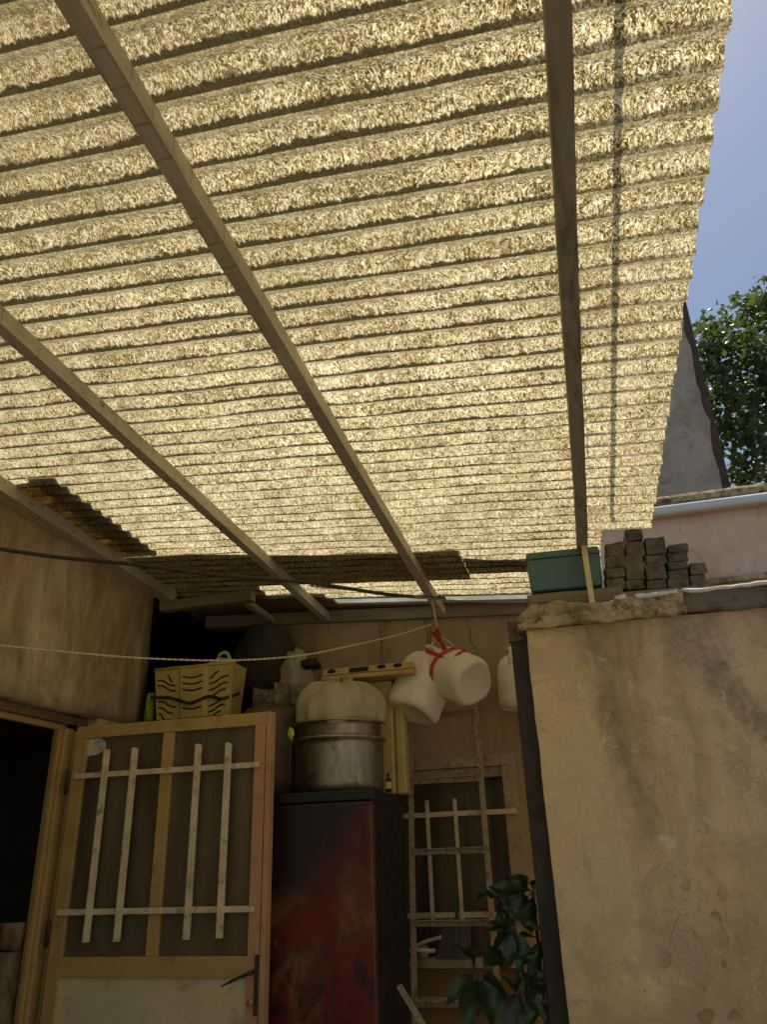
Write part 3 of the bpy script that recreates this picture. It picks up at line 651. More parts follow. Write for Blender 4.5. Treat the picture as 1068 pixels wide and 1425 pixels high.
for xa, xb, k in ((.36, .405, 1), (.44, .60, 2), (.62, 3.3, 3)):
    wh = rough_box((xa, -.036, .078), (xb, .10, .094 if k < 3 else .092), .012, .006, 16, 8 + k, lambda p: Vector((p.x, p.y, p.z + 2.248 + .012 * p.x + .006 * mnoise.noise(Vector((p.x * 9, 0, 0))))), MR)
    wh.build('white_coating', 'white', rw)

sp = thing('steel_post', (-.24, 3.14, 0), 'dark grey steel post at the left edge of the plastered wall', 'post')
pa, pb = at(711, 892, 'y', 3.13), at(737, 890, 'y', 3.13)
m = MB(); m.box((pa.x, 3.13, 0), (pb.x + .02, 3.17, pa.z)); m.build('post', 'darksteel', sp, bevel=.003)
m = rough_box((pa.x - .005, 3.12, pa.z), (pb.x + .01, 3.20, pa.z + .085), .015, .008, 14, 12); m.build('cement_stub', 'coping_grey', sp)

# thing on wall top
def W(x, y, z): return MR @ Vector((x, y, z))
def toplocal(u, v, yl):      # pixel -> local (x,z) on plane y=yl of the wall frame
    n = MR.to_3x3() @ Vector((0, 1, 0)); p = on(u, v, MR @ Vector((0, yl, 0)), n); q = MR.inverted() @ p; return q
# planks under the stack
a = toplocal(715, 836, .03); b = toplocal(872, 826, .03)
m = rough_box((.02, .03, 2.335), (toplocal(868, 826, .03).x, .20, toplocal(790, 823, .03).z), .02, .003, 12, 20, None, MR)
tagmesh(m, 'timber_board', 'boardw', 'brown board under the green box on the wall top', 'board')
zb = toplocal(900, 821, .03).z
m = rough_box((toplocal(850, 822, .03).x + .02, .02, zb - .034), (toplocal(972, 818, .03).x, .21, zb - .003), .02, .002, 12, 21, None, MR)
tagmesh(m, 'timber_board', 'boardw', 'grey board under the stack of bricks on the wall top', 'board')
# green box
gb = thing('green_box', W(.1, .1, toplocal(790, 822, .05).z), 'faded green plastic box with a lid on the wall top, left of the bricks', 'box')
A = toplocal(738, 823, .05); B = toplocal(843, 820, .05); T = toplocal(738, 779, .05); L = toplocal(738, 771, .05)
y0 = .05; z0 = A.z; hh = T.z - z0
m = MB(); m.hexa([W(A.x + .008, y0 + .006, z0), W(B.x - .006, y0 + .006, z0), W(B.x - .006, .24, z0), W(A.x + .008, .24, z0), W(A.x, y0, z0 + hh), W(B.x + .002, y0, z0 + hh), W(B.x + .002, .25, z0 + hh), W(A.x, .25, z0 + hh)])
m.build('body', 'green', gb, bevel=.008, seg=3)
m = MB(); m.hexa([W(A.x - .004, y0 - .005, z0 + hh), W(B.x + .005, y0 - .005, z0 + hh), W(B.x + .005, .255, z0 + hh), W(A.x - .004, .255, z0 + hh), W(A.x + .003, y0, z0 + hh + .032), W(B.x - .003, y0, z0 + hh + .032), W(B.x - .003, .25, z0 + hh + .032), W(A.x + .003, .25, z0 + hh + .032)])
m.build('lid', 'green', gb, bevel=.007, seg=3)
# yellow prop
pp = at(824, 833, 'y', 3.055); pq = at(812, 772, 'y', 3.055)
pq.z = roof_z(.07, 3.05, H_B) + .002; pq.x = pp.x + .002
m = MB(); m.box((pp.x - .011, 3.045, pp.z - .02), (pp.x + .011, 3.075, pq.z)); tagmesh(m, 'wooden_prop', 'proppaint', 'short pale yellow prop standing on the wall under the right rafter', 'prop', bevel=.002)
# bricks
cols = [(845, 872, [820, 804, 790, 775, 753]), (872.5, 900, [819, 806, 772, 752]), (901, 930, [819, 807, 784, 770, 746]), (931.5, 961, [818, 805, 791, 780, 767, 755]), (962, 986, [816, 798, 783])]
ords = ['bottom', 'second', 'third', 'fourth', 'fifth']; cn = ['leftmost', 'second', 'middle', 'fourth', 'rightmost']
nb = 0
def brick(u0, u1, v0, v1, label, yl=.045, dx=0):
    global nb
    a = toplocal(u0, v0, yl); b = toplocal(u1, v0, yl); t = toplocal((u0 + u1) / 2, v1, yl); nb += 1
    yy = yl + random.uniform(-.012, .012); rz = random.uniform(-.04, .04); ry = random.uniform(-.02, .02)
    cx, cz = (a.x + b.x) / 2, (a.z + b.z) / 2; wd, hg = b.x - a.x - .003, t.z - cz - .0025
    mm = MR @ Matrix.Translation((cx, yy, cz)) @ Matrix.Rotation(rz, 4, 'Z') @ Matrix.Rotation(ry, 4, 'Y')
    q = rough_box((-wd / 2, 0, 0), (wd / 2, .17, hg), .010, .0045, 22, nb, None)
    t_ = mm
    me = q.build('brick', 'brick'); me.data.transform(Matrix()); me.location = (0, 0, 0); me.matrix_world = mm
    me.modifiers.new('b', 'BEVEL').width = .002
    tag(me, label, 'brick', 'bricks stacked on the wall')
for ci, (u0, u1, vs) in enumerate(cols):
    for k in range(len(vs) - 1):
        brick(u0, u1, vs[k], vs[k + 1], '%s brick of the %s column in the stack on the wall' % (ords[k] if k < len(vs) - 2 else 'top', cn[ci]))
brick(873, 897, 751.5, 733, 'lone brick crowning the stack, against the bright roof')

# ------------------------------------------------------------------ neighbouring walls, right
pw = thing('pink_wall', (2, 5.1, 0), 'pinkish limewashed wall beyond the bricks with a white pipe along its top', 'wall')
m = rough_box((.15, 5.0, 0), (9, 5.25, 3.44), .12, .006, 3, 30); m.build('wall', 'pink', pw)
m = rough_box((.15, 4.95, 3.50), (9, 5.3, 3.56), .05, .008, 5, 31); m.build('coping', 'coping', pw)
MB().box((.15, 4.985, 3.43), (9, 5.2, 3.502)).build('top_course', 'pink', pw)
m = MB().tube([(.15, 4.93, 3.452), (9, 4.93, 3.452)], .030, 16); m.build('white_pipe', 'pipe', pw)
m = rough_box((.15, 4.965, 2.93), (9, 5.0, 2.965), .06, .006, 6, 32); m.build('ledge', 'coping', pw)
gw = thing('grey_building', (1, 6.6, 0), 'tall grey patchy cement wall rising behind the pink wall, left of the tree', 'building')
def gfn(p):
    if p.x > 1.3: p.x += .035 * mnoise.noise(Vector((0, p.z * 4, 2))) + .02 * mnoise.noise(Vector((0, p.z * 11, 2)))
    return p
m = rough_box((-2.6, 6.5, 0), (1.38, 9.5, 7.2), .10, .016, 5, 33, gfn); m.build('wall', 'grey', gw)
MB().box((1.33, 6.53, 0), (1.455, 9.4, 7.2)).build('rusty_corner_strip', 'rustedge', gw)

# ------------------------------------------------------------------ tree
tr = thing('leafy_tree', (3.6, 9.6, 0), 'leafy green tree beyond the grey wall against the blue sky', 'tree')
def limb(m, pts, r0, r1):
    p = smooth_path(pts, 6); m.tube(p, [r0 + (r1 - r0) * i / (len(p) - 1) for i in range(len(p))], 8)
m = MB(); limb(m, [(4.3, 9.9, 0), (4.2, 9.8, 3), (3.9, 9.6, 5.2), (3.5, 9.4, 7.2)], .17, .05)
rng = random.Random(3); tips = []
cl = []
for u, v, r in ((1000, 478, .36), (1040, 445, .36), (1062, 420, .25), (985, 455, .25), (1000, 520, .45), (1050, 500, .6), (1010, 570, .35), (1050, 570, .6), (1030, 610, .35), (1062, 630, .40), (1068, 560, .6), (985, 500, .25), (1058, 450, .4), (1100, 470, .7), (1120, 560, .8), (1130, 640, .6), (1045, 640, .16), (1062, 660, .12), (1150, 520, .8), (1020, 660, .08), (1040, 668, .07)):
    yy = 9 + rng.uniform(-.4, .5); c = at(u, v, 'y', yy); cl.append((c, r))
    b = Vector((3.9, 9.6, 5.3 + .5 * (c.z - 5.3)))
    limb(m, [b, (b + c) / 2 + Vector((0, 0, .1)), c], .04, .008)
m.build('trunk', 'bark', tr)
m = MB()
def leaf_quad(m, c, size, rng, d=None):
    a = Vector((rng.gauss(0, 1), rng.gauss(0, 1), rng.gauss(0, .6) - .3)).normalized(); b = a.cross(Vector((rng.gauss(0, 1), rng.gauss(0, 1), rng.gauss(0, 1)))).normalized()
    L = size * rng.uniform(.7, 1.3); w_ = L * .36; n = a.cross(b) * (L * .08)
    m.add([c, c + a * L * .45 + b * w_ + n, c + a * L, c + a * L * .45 - b * w_ + n, c + a * L * .5 - n], [(0, 4, 1), (1, 4, 2), (0, 3, 4), (3, 2, 4)])
for c, r in cl:
    for k in range(int(12 + 85 * r * r / .2)):
        d = Vector((rng.gauss(0, 1), rng.gauss(0, 1), rng.gauss(0, 1))).normalized() * (r * rng.random() ** .42 * rng.uniform(.75, 1.2))
        tw = c + d; 
        for q in range(3): leaf_quad(m, tw + Vector((rng.gauss(0, .035), rng.gauss(0, .035), rng.gauss(0, .05))), .095, rng)
m.build('crown', 'leaf', tr)

# ================================================================== DOOR
YD = 3.0
dr = thing('metal_door', (-2.2, YD, 0), 'open ochre framed metal door with glass and cream bars, in front of the red cabinet', 'door')
dx0, dx1, dz1 = -2.195, -1.272, 2.0
def dp(u, v, y=YD): return at(u, v, 'y', y)
fw = .06
mid0, mid1 = dp(226, 1180).x, dp(244, 1180).x; mid = (dp(232, 1010).x + dp(210, 1340).x) / 2 + .003
zr0, zr1 = 1.045, 1.115
m = MB()
m.box((dx0, YD, dz1 - .052), (dx1, YD + .04, dz1)); m.box((dx0, YD, .02), (dx0 + fw, YD + .04, dz1 - .052)); 
m.box((mid - .026, YD + .002, zr1), (mid + .026, YD + .038, dz1 - .052)); m.box((dx0 + fw, YD, zr0), (dx1 - .07, YD + .04, zr1)); m.box((dx0 + fw, YD, .02), (dx1 - .07, YD + .04, .1))
m.build('frame', 'yellow', dr, bevel=.003)
m = MB(); m.box((dx1 - .07, YD - .001, .02), (dx1 - .022, YD + .041, dz1 - .052)); m.box((dx1 - .018, YD - .004, .02), (dx1 + .002, YD + .045, dz1 - .0)); m.build('lock_stile', 'salmon', dr, bevel=.002)
m = MB().box((dx0 + fw, YD + .016, zr1), (mid - .026, YD + .020, dz1 - .052)); m.build('pane', 'glass', dr)
m = MB().box((mid + .026, YD + .016, zr1), (dx1 - .07, YD + .020, dz1 - .052)); m.build('pane', 'glass', dr)
m = MB().box((dx0 + fw, YD + .010, .1), (dx1 - .07, YD + .022, zr0)); m.build('panel', 'cream', dr)
zb1 = (dp(105, 1080).z + dp(360, 1065, YD).z) / 2; zb2 = (dp(80, 1272).z + dp(355, 1262).z) / 2
for z_ in (zb1, zb2): MB().box((dx0 + .025, YD - .014, z_ - .011), (dx1 - .045, YD - .002, z_ + .011)).build('bar', 'barpaint', dr, bevel=.002)
for a, b in (((147, 1042), (118, 1312)), ((186, 1040), (161, 1311)), ((275, 1035), (258, 1308)), ((317, 1033), (304, 1306))):
    p, q = dp(*a, YD - .03), dp(*b, YD - .03); x = (p.x + q.x) / 2
    mm = MB().box((x - .0125, YD - .030, q.z), (x + .0005, YD - .0145, p.z)); mm.box((x + .0008, YD - .026, q.z), (x + .0125, YD - .0145, p.z - .003)); mm.build('bar', 'barpaint', dr, bevel=.0015)
for z_ in (1.72, 1.15, .35): MB().lathe([(0, 0), (.009, 0), (.009, .09), (.006, .098), (0, .1)], 12, Matrix.Translation((dx0 - .009, YD - .008, z_))).build('hinge', 'darksteel', dr)
# lock and handle
m = MB(); m.box((dx1 - .036, YD - .008, .93), (dx1 - .023, YD + 0, 1.12)); m.build('lock_plate', 'darksteel', dr)
m = MB(); hp = Vector((dx1 - .045, YD, 1.065)); m.tube([hp, hp + Vector((0, -.035, 0))], .008, 10); m.tube(smooth_path([hp + Vector((0, -.035, 0)), hp + Vector((-.05, -.037, -.018)), hp + Vector((-.105, -.036, -.04))], 5), [.006] * 3 + [.005] * 5 + [.003] * 3, 8)
m.build('handle', 'darksteel', dr)
m = MB().lathe([(0, .0), (.010, 0), (.012, .004), (.0, .0045)], 16, Matrix.Translation((dx1 - .05, YD - .002, .97)) @ Matrix.Rotation(R(90), 4, 'X')); m.build('keyhole', 'salmon', dr)
# torn paper patch on the glass
pz, px_ = dz1 - .055, dx0 + fw
pts = [(0, 0), (.055, .004), (.078, -.012), (.088, -.030), (.080, -.052), (.05, -.066), (.0, -.072)]
m = MB(); n = len(pts); yv = YD + .0135
m.add([(px_ + a, yv, pz + b) for a, b in pts] + [(px_ + a, yv + .0015, pz + b) for a, b in pts], [tuple(range(n)), tuple(range(n, 2 * n))[::-1]] + [(i, (i + 1) % n, n + (i + 1) % n, n + i) for i in range(n)])
m.build('paper_patch', 'paper', dr)

# ================================================================== CABINET and what stands on it
FZ = 1.688; FX0, FX1, FY0, FY1 = -1.62, -.888, 3.15, 3.68
fr = thing('red_cabinet', (-1.25, 3.4, 0), 'tall cabinet smeared with red and black paint beside the open door', 'cabinet')
MB().box((FX0, FY0 + .03, 0), (FX1, FY1, FZ)).build('body', 'black', fr, bevel=.006)
MB().box((FX0 + .002, FY0, .1), (FX1 - .001, FY0 + .028, FZ - .045)).build('cabinet_door', 'fridge', fr, bevel=.008)
MB().box((FX1 - .040, FY0 - .008, 1.40), (FX1 - .030, FY0 + .001, 1.60)).build('trim', 'fridge', fr, bevel=.002)
MB().box((FX0 - .005, FY0 - .004, FZ - .042), (FX1 + .004, FY0 + .03, FZ - .001)).build('top_edge', 'black', fr, bevel=.005)

# pots
pc = Vector((-1.112, 3.42, FZ + .002)); 
def vlathe(prof, c, n=56, **k): return MB().lathe(prof, n, Matrix.Translation(c), **k)
hs = 1.035
t = thing('cooking_pot', pc, 'wide dented aluminium cooking pot on the red cabinet, under the smaller pot', 'pot')
r_ = .200; h_ = .225
vlathe([(0, .0), (r_ * .93, 0), (r_ * .98, .012), (r_, .04), (r_, h_ - .03), (r_ + .002, h_ - .012), (r_ + .014, h_ - .006), (r_ + .016, h_ + .003), (r_ + .010, h_ + .006), (r_ - .006, h_), (r_ - .008, h_ - .03), (r_ - .01, .02), (0, .016)], pc).build('body', 'alu', t)
p2 = pc + Vector((0, 0, h_ - .055)); r2 = .192
t2 = thing('cooking_pot', p2 + Vector((0, 0, 0)), 'second aluminium pot nested in the wide pot, holding the cloth bundle', 'pot')
vlathe([(0, 0), (r2 * .96, 0), (r2, .02), (r2, .105), (r2 + .008, .118), (r2 + .017, .124), (r2 + .017, .131), (r2 + .005, .130), (r2 - .006, .12), (r2 - .006, .02), (0, .01)], p2).build('body', 'alu', t2)
# bundle
p3 = p2 + Vector((0, 0, .085))
def fold(p, th, r, z):
    k = max(0, (z - .08) / .16); a = .010 * math.sin(th * 9 + 1.3 * math.sin(th * 3)) * (1 - k) + .03 * k * math.sin(th * 11 + math.sin(th * 2) * 2)
    s_ = 1 + a / max(r, .03) * (r > .01); p.x *= s_; p.y *= s_
    v_ = mnoise.noise_vector(Vector((p.x * 9, p.y * 9, z * 12))) * .016; p += Vector((v_.x, v_.y, v_.z * .6 * (z > .06))) + mnoise.noise_vector(Vector((p.x * 28, p.y * 28, z * 30))) * .004; p.z += .006 * math.sin(th * 5 + 1) * k
    return p
prof = [(0, .02), (.16, .015), (.190, .03), (.201, .06), (.204, .10), (.198, .14), (.180, .175), (.150, .205), (.115, .222), (.075, .232), (.045, .236), (.03, .242), (.040, .252), (.030, .258), (.0, .25)]
m = vlathe(prof, p3, 90, fn=fold)
tagmesh(m, 'cloth_bundle', 'cloth', 'tied grimy cream cloth bundle bulging out of the pots', 'bundle')

# gas cylinder
gc = Vector((-1.45, 3.42, FZ + .002)); t = thing('gas_cylinder', gc, 'rusty brown gas cylinder behind the top corner of the door', 'gas cylinder')
vlathe([(.0, .0), (.11, 0), (.13, .02), (.150, .07), (.152, .30), (.146, .35), (.118, .392), (.07, .412), (.03, .418), (0, .42)], gc, 40).build('body', 'gas', t)
m = MB(); cz = gc + Vector((0, 0, .395))
def collar(u, v):
    th = R(150) + u * R(300); rr_ = .085 + .004 * math.sin(v * 3); cut = .055 if abs(((math.degrees(th)) % 360) - 255) < 20 else 0
    return cz + Vector((rr_ * math.cos(th), rr_ * math.sin(th), v * .105 - cut * 0))
m.grid(lambda u, v: cz + Vector(((.088) * math.cos(R(-60) + u * R(250)), .088 * math.sin(R(-60) + u * R(250)), v * .11)), 40, 3)
m.build('collar', 'gas2', t, solid=.006)
vlathe([(.0, .415), (.03, .415), (.032, .44), (.018, .45), (.018, .48), (0, .482)], gc, 16).build('valve', 'gas2', t)

# black sack behind
def lumpy(c, rx, ry, rz, seed, amp=.12, n=48, ridge=0):
    m = MB()
    def fn(u, v):
        th = u * 2 * math.pi; ph = (v - .5) * math.pi; d = Vector((math.cos(th) * math.cos(ph), math.sin(th) * math.cos(ph), math.sin(ph)))
        k = 1 + amp * mnoise.noise(d * 1.6 + Vector((seed, 0, 0))) + amp * .5 * mnoise.noise(d * 4.5 + Vector((seed, 3, 0))) + ridge * abs(mnoise.noise(d * 7 + Vector((seed, 9, 0))))
        return Vector(c) + Vector((d.x * rx, d.y * ry, d.z * rz)) * k
    m.grid(fn, n, n // 2); return m
sc_ = at(368, 925, 'y', 3.78); tagmesh(lumpy((sc_.x, 3.78, sc_.z - .01), .165, .13, .23, 4, .16, 56, .10), 'black_sack', 'sack', 'bulky black plastic sack behind the gas cylinder', 'sack')
bgp = at(413, 948, 'y', 3.70); tagmesh(lumpy((bgp.x, 3.70, bgp.z), .085, .07, .15, 8, .22, 56, .22), 'plastic_bag', 'bag', 'cloudy crumpled plastic bag between the black sack and cloth bundle', 'bag')
tagmesh(lumpy(at(432, 925, 'y', 3.68), .05, .05, .03, 9, .3, 30, .3), 'rag', 'sack', 'dark crumpled rag beside the tied cloth bundle', 'rag')
# small brush with green head
q = at(403, 1094, 'y', 3.22); q.z = FZ + .001; tp = at(405, 1022, 'y', 3.22)
t = thing('brush', q, 'thin bottle brush with an acid green head left of the big pot', 'brush')
MB().tube([q, Vector((tp.x - .004, 3.22, (q.z + tp.z) / 2)), Vector((tp.x, 3.22, tp.z - .02))], [.0035, .005, .004], 8).build('stick', 'darksteel', t)
lumpy((tp.x, 3.22, tp.z + .003), .013, .012, .026, 2, .5, 24, .3).build('head', 'acid', t)

# cream container and yellow crate at the back of the cabinet
cx0, cx1 = at(492, 1000, 'y', 3.60).x, at(563, 1000, 'y', 3.60).x
t = thing('cream_canister', ((cx0 + cx1) / 2, 3.63, FZ), 'tall cream plastic canister behind the pots, under the yellow crate', 'canister')
ct = at(530, 948, 'y', 3.60).z
MB().box((cx0, 3.585, FZ + .001), (cx1 - .05, 3.67, ct)).build('body', 'crate', t, bevel=.012, seg=3)
MB().box((cx1 - .048, 3.590, FZ + .001), (cx1, 3.67, ct - .01)).build('side_rib', 'crate', t, bevel=.012, seg=3)
# small bottle beside the pot
q = at(541, 1095, 'y', 3.40); t = thing('small_bottle', Vector((q.x, 3.40, FZ + .001)), 'small dark bottle with a yellow label squeezed right of the big pot', 'bottle')
vlathe([(0, 0), (.013, 0), (.013, .05), (.006, .062), (.006, .078), (0, .078)], Vector((q.x, 3.40, FZ + .001)), 16).build('body', 'black', t)
vlathe([(.0134, .012), (.0136, .014), (.0136, .038), (.0134, .040)], Vector((q.x, 3.40, FZ + .001)), 16).build('bottle_label', 'acid', t)

a, b = at(447, 938, 'y', 3.52), at(576, 925, 'y', 3.52)
zc0 = ct + .001; zc1 = at(520, 925, 'y', 3.50).z
t = thing('yellow_crate', ((a.x + b.x) / 2, 3.6, zc0), 'shallow orange yellow vented crate lying across the cream canister', 'crate')
m = MB(); X0, X1 = at(449, 940, 'y', 3.5).x, at(578, 940, 'y', 3.5).x
m.box((X0, 3.48, zc0), (X1, 3.72, zc0 + .022)); m.hexa([(X0 + .0, 3.48, zc0 + .024), (X1, 3.48, zc0 + .024), (X1, 3.72, zc0 + .024), (X0, 3.72, zc0 + .024), (X0 + .01, 3.50, zc1), (X1 - .01, 3.50, zc1), (X1 - .01, 3.70, zc1), (X0 + .01, 3.70, zc1)])
m.build('body', 'ycrate', t, bevel=.005)
m = MB()
def fpt(x, k): return Vector((x, 3.478 + .020 * k, zc0 + .024 + (zc1 - zc0 - .024) * k))
for i in range(5): 
    k = .18 + .14 * i; m.bar(fpt(X0 + .14, k), fpt(X0 + .235, k), .004, .0045)
m.build('louvre', 'slot', t)
for xc in (X0 + .05, X0 + .30, X0 + .38):
    MB().lathe([(0, -.002), (.021, -.002), (.021, .002), (0, .002)], 18, Matrix.Translation(fpt(xc, .55)) @ Matrix.Rotation(R(72), 4, 'X') @ Matrix.Scale(.55, 4, (0, 1, 0))).build('vent', 'slot', t)

# cream crate with wavy slots, left
t = thing('dark_shelf', (-1.9, 3.6, 2.07), 'dark shelf carrying the cream crate above the open door', 'shelf')
MB().box((-2.195, 3.34, 2.045), (-1.66, 3.80, 2.066)).build('board', 'nearblack', t, bevel=.003)
MB().box((-2.195, 3.50, 0), (-2.15, 3.55, 2.045)).build('leg', 'nearblack', t); MB().box((-1.71, 3.70, 0), (-1.67, 3.74, 2.045)).build('leg', 'nearblack', t)
YC = 3.42
c00, c10 = at(217, 1000, 'y', YC), at(318, 997, 'y', YC); c01, c11 = at(216, 925, 'y', YC - .02), at(331, 927, 'y', YC - .02)
cr = thing('cream_crate', ((c00.x + c10.x) / 2, YC + .1, 2.067), 'cream plastic crate with wavy slots above the open door, black cord round it', 'crate')
zb_, zt_ = 2.068, (c01.z + c11.z) / 2
xb0, xb1, xt0, xt1 = c00.x, c10.x, c01.x - .005, c11.x - .03
def cf(u, v, off=0.0):       # front face, three facets in u
    x = (xb0 + (xb1 - xb0) * u) * (1 - v) + (xt0 + (xt1 - xt0) * u) * v; f_ = 0 if .32 < u < .66 else .012
    return Vector((x, YC - .02 * v + f_ - off, zb_ + (zt_ - zb_) * v))
m = MB()
us = [0, .04, .31, .345, .65, .685, .97, 1]
for i in range(len(us) - 1):
    u0, u1 = us[i], us[i + 1]
    m.add([cf(u0, 0), cf(u1, 0), cf(u1, 1), cf(u0, 1)], [(0, 1, 2, 3)])
dep = .11
for u in (0, 1): m.add([cf(u, 0), cf(u, 0) + Vector((0, dep, 0)), cf(u, 1) + Vector((0, dep + .04, 0)), cf(u, 1)], [(0, 1, 2, 3)])
m.add([cf(0, 0), cf(1, 0), cf(1, 0) + Vector((0, dep, 0)), cf(0, 0) + Vector((0, dep, 0))], [(0, 1, 2, 3)])
m.add([cf(0, 0) + Vector((0, dep, 0)), cf(1, 0) + Vector((0, dep, 0)), cf(1, 1) + Vector((0, dep + .04, 0)), cf(0, 1) + Vector((0, dep + .04, 0))], [(0, 1, 2, 3)])
m.build('body', 'crate', cr, solid=.004)
m = MB(); rim = [cf(0, 1, .004), cf(.32, 1, .006), cf(.5, .985, .006), cf(.68, 1, .006), cf(1, 1, .004)]; m.tube(rim, .006, 8); m.build('rim', 'crate', cr)
m = MB()
def slotc(us_, vs_, r=.0046):
    m.tube(smooth_path([cf(u, v, .001) for u, v in zip(us_, vs_)], 5), r, 6)
for v0 in (.80, .68, .56, .34, .22): slotc([.37, .5, .63], [v0 + .01, v0 - .025, v0 + .01])
for k, (v0, l_) in enumerate(((.84, .6), (.76, 1), (.66, 1), (.36, 1), (.25, .8), (.14, .4))):
    st = .03 if k not in (0,) else .16
    uu = [st + (.27 - st) * q_ * l_ for q_ in (0, .33, .66, 1)]; slotc(uu, [v0 + .03, v0 + .01, v0 - .07, v0 - .10])
for k, (v0, l_) in enumerate(((.84, .5), (.74, 1), (.62, 1), (.50, .9), (.33, 1), (.22, .9), (.10, .7))):
    uu = [.71 + .24 * q_ * l_ for q_ in (0, .33, .66, 1)]; slotc(uu, [v0 - .10, v0 - .07, v0 + .0, v0 + .02])
m.build('slots', 'slot', cr)
m = MB().tube(smooth_path([cf(-.10, .50, .02) + Vector((0, .05, 0)), cf(-.02, .47, .012), cf(.2, .44, .010), cf(.35, .36, .012), (cf(.5, .30, .012)), cf(.72, .40, .012), cf(.9, .34, .010), cf(1.08, .44, .01) + Vector((0, .04, 0))], 8), .0075, 8)
tagmesh(m, 'elastic_cord', 'sack', 'thick black elastic cord stretched round the cream crate', 'cord')
lb = at(310, 925, 'y', YC + .04)
t = thing('white_sack', (lb.x, YC + .06, 2.30), 'dirty white woven bag with a loop handle sticking out of the crate', 'bag')
lumpy((lb.x, YC + .05, zt_ - .01), .075, .05, .045, 6, .35, 40, .3).build('body', 'cloth', t)
MB().tube(smooth_path([(lb.x - .025, YC + .03, zt_ + .015), (lb.x - .015, YC + .03, zt_ + .055), (lb.x + .02, YC + .03, zt_ + .062), (lb.x + .04, YC + .03, zt_ + .03), (lb.x + .035, YC + .03, zt_ + .0)], 6), .009, 8).build('handle', 'cloth', t)
nb_ = at(206, 985, 'y', 3.45); tagmesh(lumpy((nb_.x + .005, 3.46, 2.067 + .075), .024, .03, .078, 3, .25, 30, .2), 'green_bottle', 'netting', 'greenish yellow bottle in a net sleeve, left of the cream crate', 'bottle')

# ================================================================== LADDER
lad_p = Vector((0, 3.97, 2.36)); lad_n = Vector((0, 1, -.17)).normalized()
def lp(u, v, o=0): return on(u, v, lad_p + Vector((0, o, 0)), lad_n)
ld = thing('rusty_ladder', (-.7, 3.6, 0), 'narrow rusty cream steel ladder leaning on the back wall before the window', 'ladder')
def foot(p, q):
    d = (q - p); return p + d * (p.z / -d.z)
Lt, Lb = lp(569, 916), lp(577, 1390); Rt, Rb = lp(656, 905), lp(684, 1260)
for a, b in ((Lt, Lb), (Rt, Rb)):
    f = foot(a, b); mm = MB().bar(a, f, .026, .010, up=(0, 1, 0)); d = (f - a); mm.bar(a + Vector((-.011, .016, 0)), f + Vector((-.011, .016, 0)), .004, .022, up=(0, 1, 0)); mm.build('rail', 'ladder', ld, bevel=.0015)
def railx(a, b, z): return a + (b - a) * ((a.z - z) / (a.z - b.z))
for v in (998, 1088, 1186, 1285, 1396):
    z = lp(577, v).z; p, q = railx(Lt, Lb, z), railx(Rt, Rb, z)
    o_ = Vector((0, -.008, 0)); mm = MB().bar(p + o_, q + o_, .006, .026); mm.bar(p + o_ + Vector((0, -.014, .012)), q + o_ + Vector((0, -.014, .012)), .026, .004); mm.build('rung', 'ladder', ld, bevel=.001)
for a in (Lt, Rt):
    MB().tube(smooth_path([a + Vector((0, 0, -.02)), a + Vector((0, 0, .015)), a + Vector((.012, .02, .03)), a + Vector((.028, .03, .018))], 5), .006, 8).build('hook', 'ladder', ld)
a, b = at(556, 1372, 'y', 3.35), at(588, 1425, 'y', 3.30); d = b - a
m = MB().bar(a, a + d * 4.5, .022, .012, up=(0, 1, 0)); m.bar(a + Vector((-.009, .014, 0)), a + Vector((-.009, .014, 0)) + d * 4.5, .004, .020, up=(0, 1, 0))
tagmesh(m, 'rusty_angle_iron', 'ladder', 'rusty angle iron leaning beside the foot of the ladder', 'angle iron', bevel=.001)

# sill clutter
zs = WZ0 + .022
m = MB(); p = [at(608, 1349, 'y', 4.0), at(656, 1349, 'y', 4.0), at(655, 1287, 'y', 4.02), at(618, 1287, 'y', 4.02)]
for q in p[:2]: q.z = zs
m.hexa([p[0], p[1], p[1] + Vector((0, .012, 0)), p[0] + Vector((0, .012, 0)), p[3], p[2], p[2] + Vector((0, .012, 0)), p[3] + Vector((0, .012, 0))])
tagmesh(m, 'slate_board', 'slate', 'small slate grey board propped on the window sill behind the ladder', 'board')
q = at(588, 1338, 'y', 3.99)
m = MB().lathe([(0, 0), (.022, 0), (.033, .018), (.035, .035), (.028, .052), (.024, .056), (.02, .054), (0, .05)], 28, Matrix.Translation((q.x, 3.99, zs))); tagmesh(m, 'pink_pot', 'pinkpot', 'small round pink ceramic pot on the window sill', 'pot')
m = MB().tube([at(556, 1322, 'y', 3.93), at(606, 1323, 'y', 3.93)], .009, 10); tagmesh(m, 'pale_rod', 'barpaint', 'pale horizontal rod at the sill behind the ladder', 'rod')
m = MB().tube(smooth_path([at(578, 1318, 'y', 3.96), at(590, 1311, 'y', 3.96), at(604, 1307, 'y', 3.96), at(614, 1304, 'y', 3.96)], 6), .0085, 10); tagmesh(m, 'hose', 'barpaint', 'short curved pale hose above the pink pot', 'hose')
m = MB().box(tuple(at(556, 1330, 'y', 3.92)), tuple(at(566, 1314, 'y', 3.92) + Vector((0, .03, 0)))); tagmesh(m, 'soap_box', 'frame', 'tiny pale block at the left end of the sill rod', 'block')
p, q = at(633, 1278, 'y', 3.99), at(636, 1234, 'y', 3.99)
m = MB().bar(Vector((p.x, 3.99, zs)), q, .016, .012, up=(0, 1, 0)); tagmesh(m, 'grey_strip', 'slate', 'upright grey strip behind the ladder inside the window', 'strip')

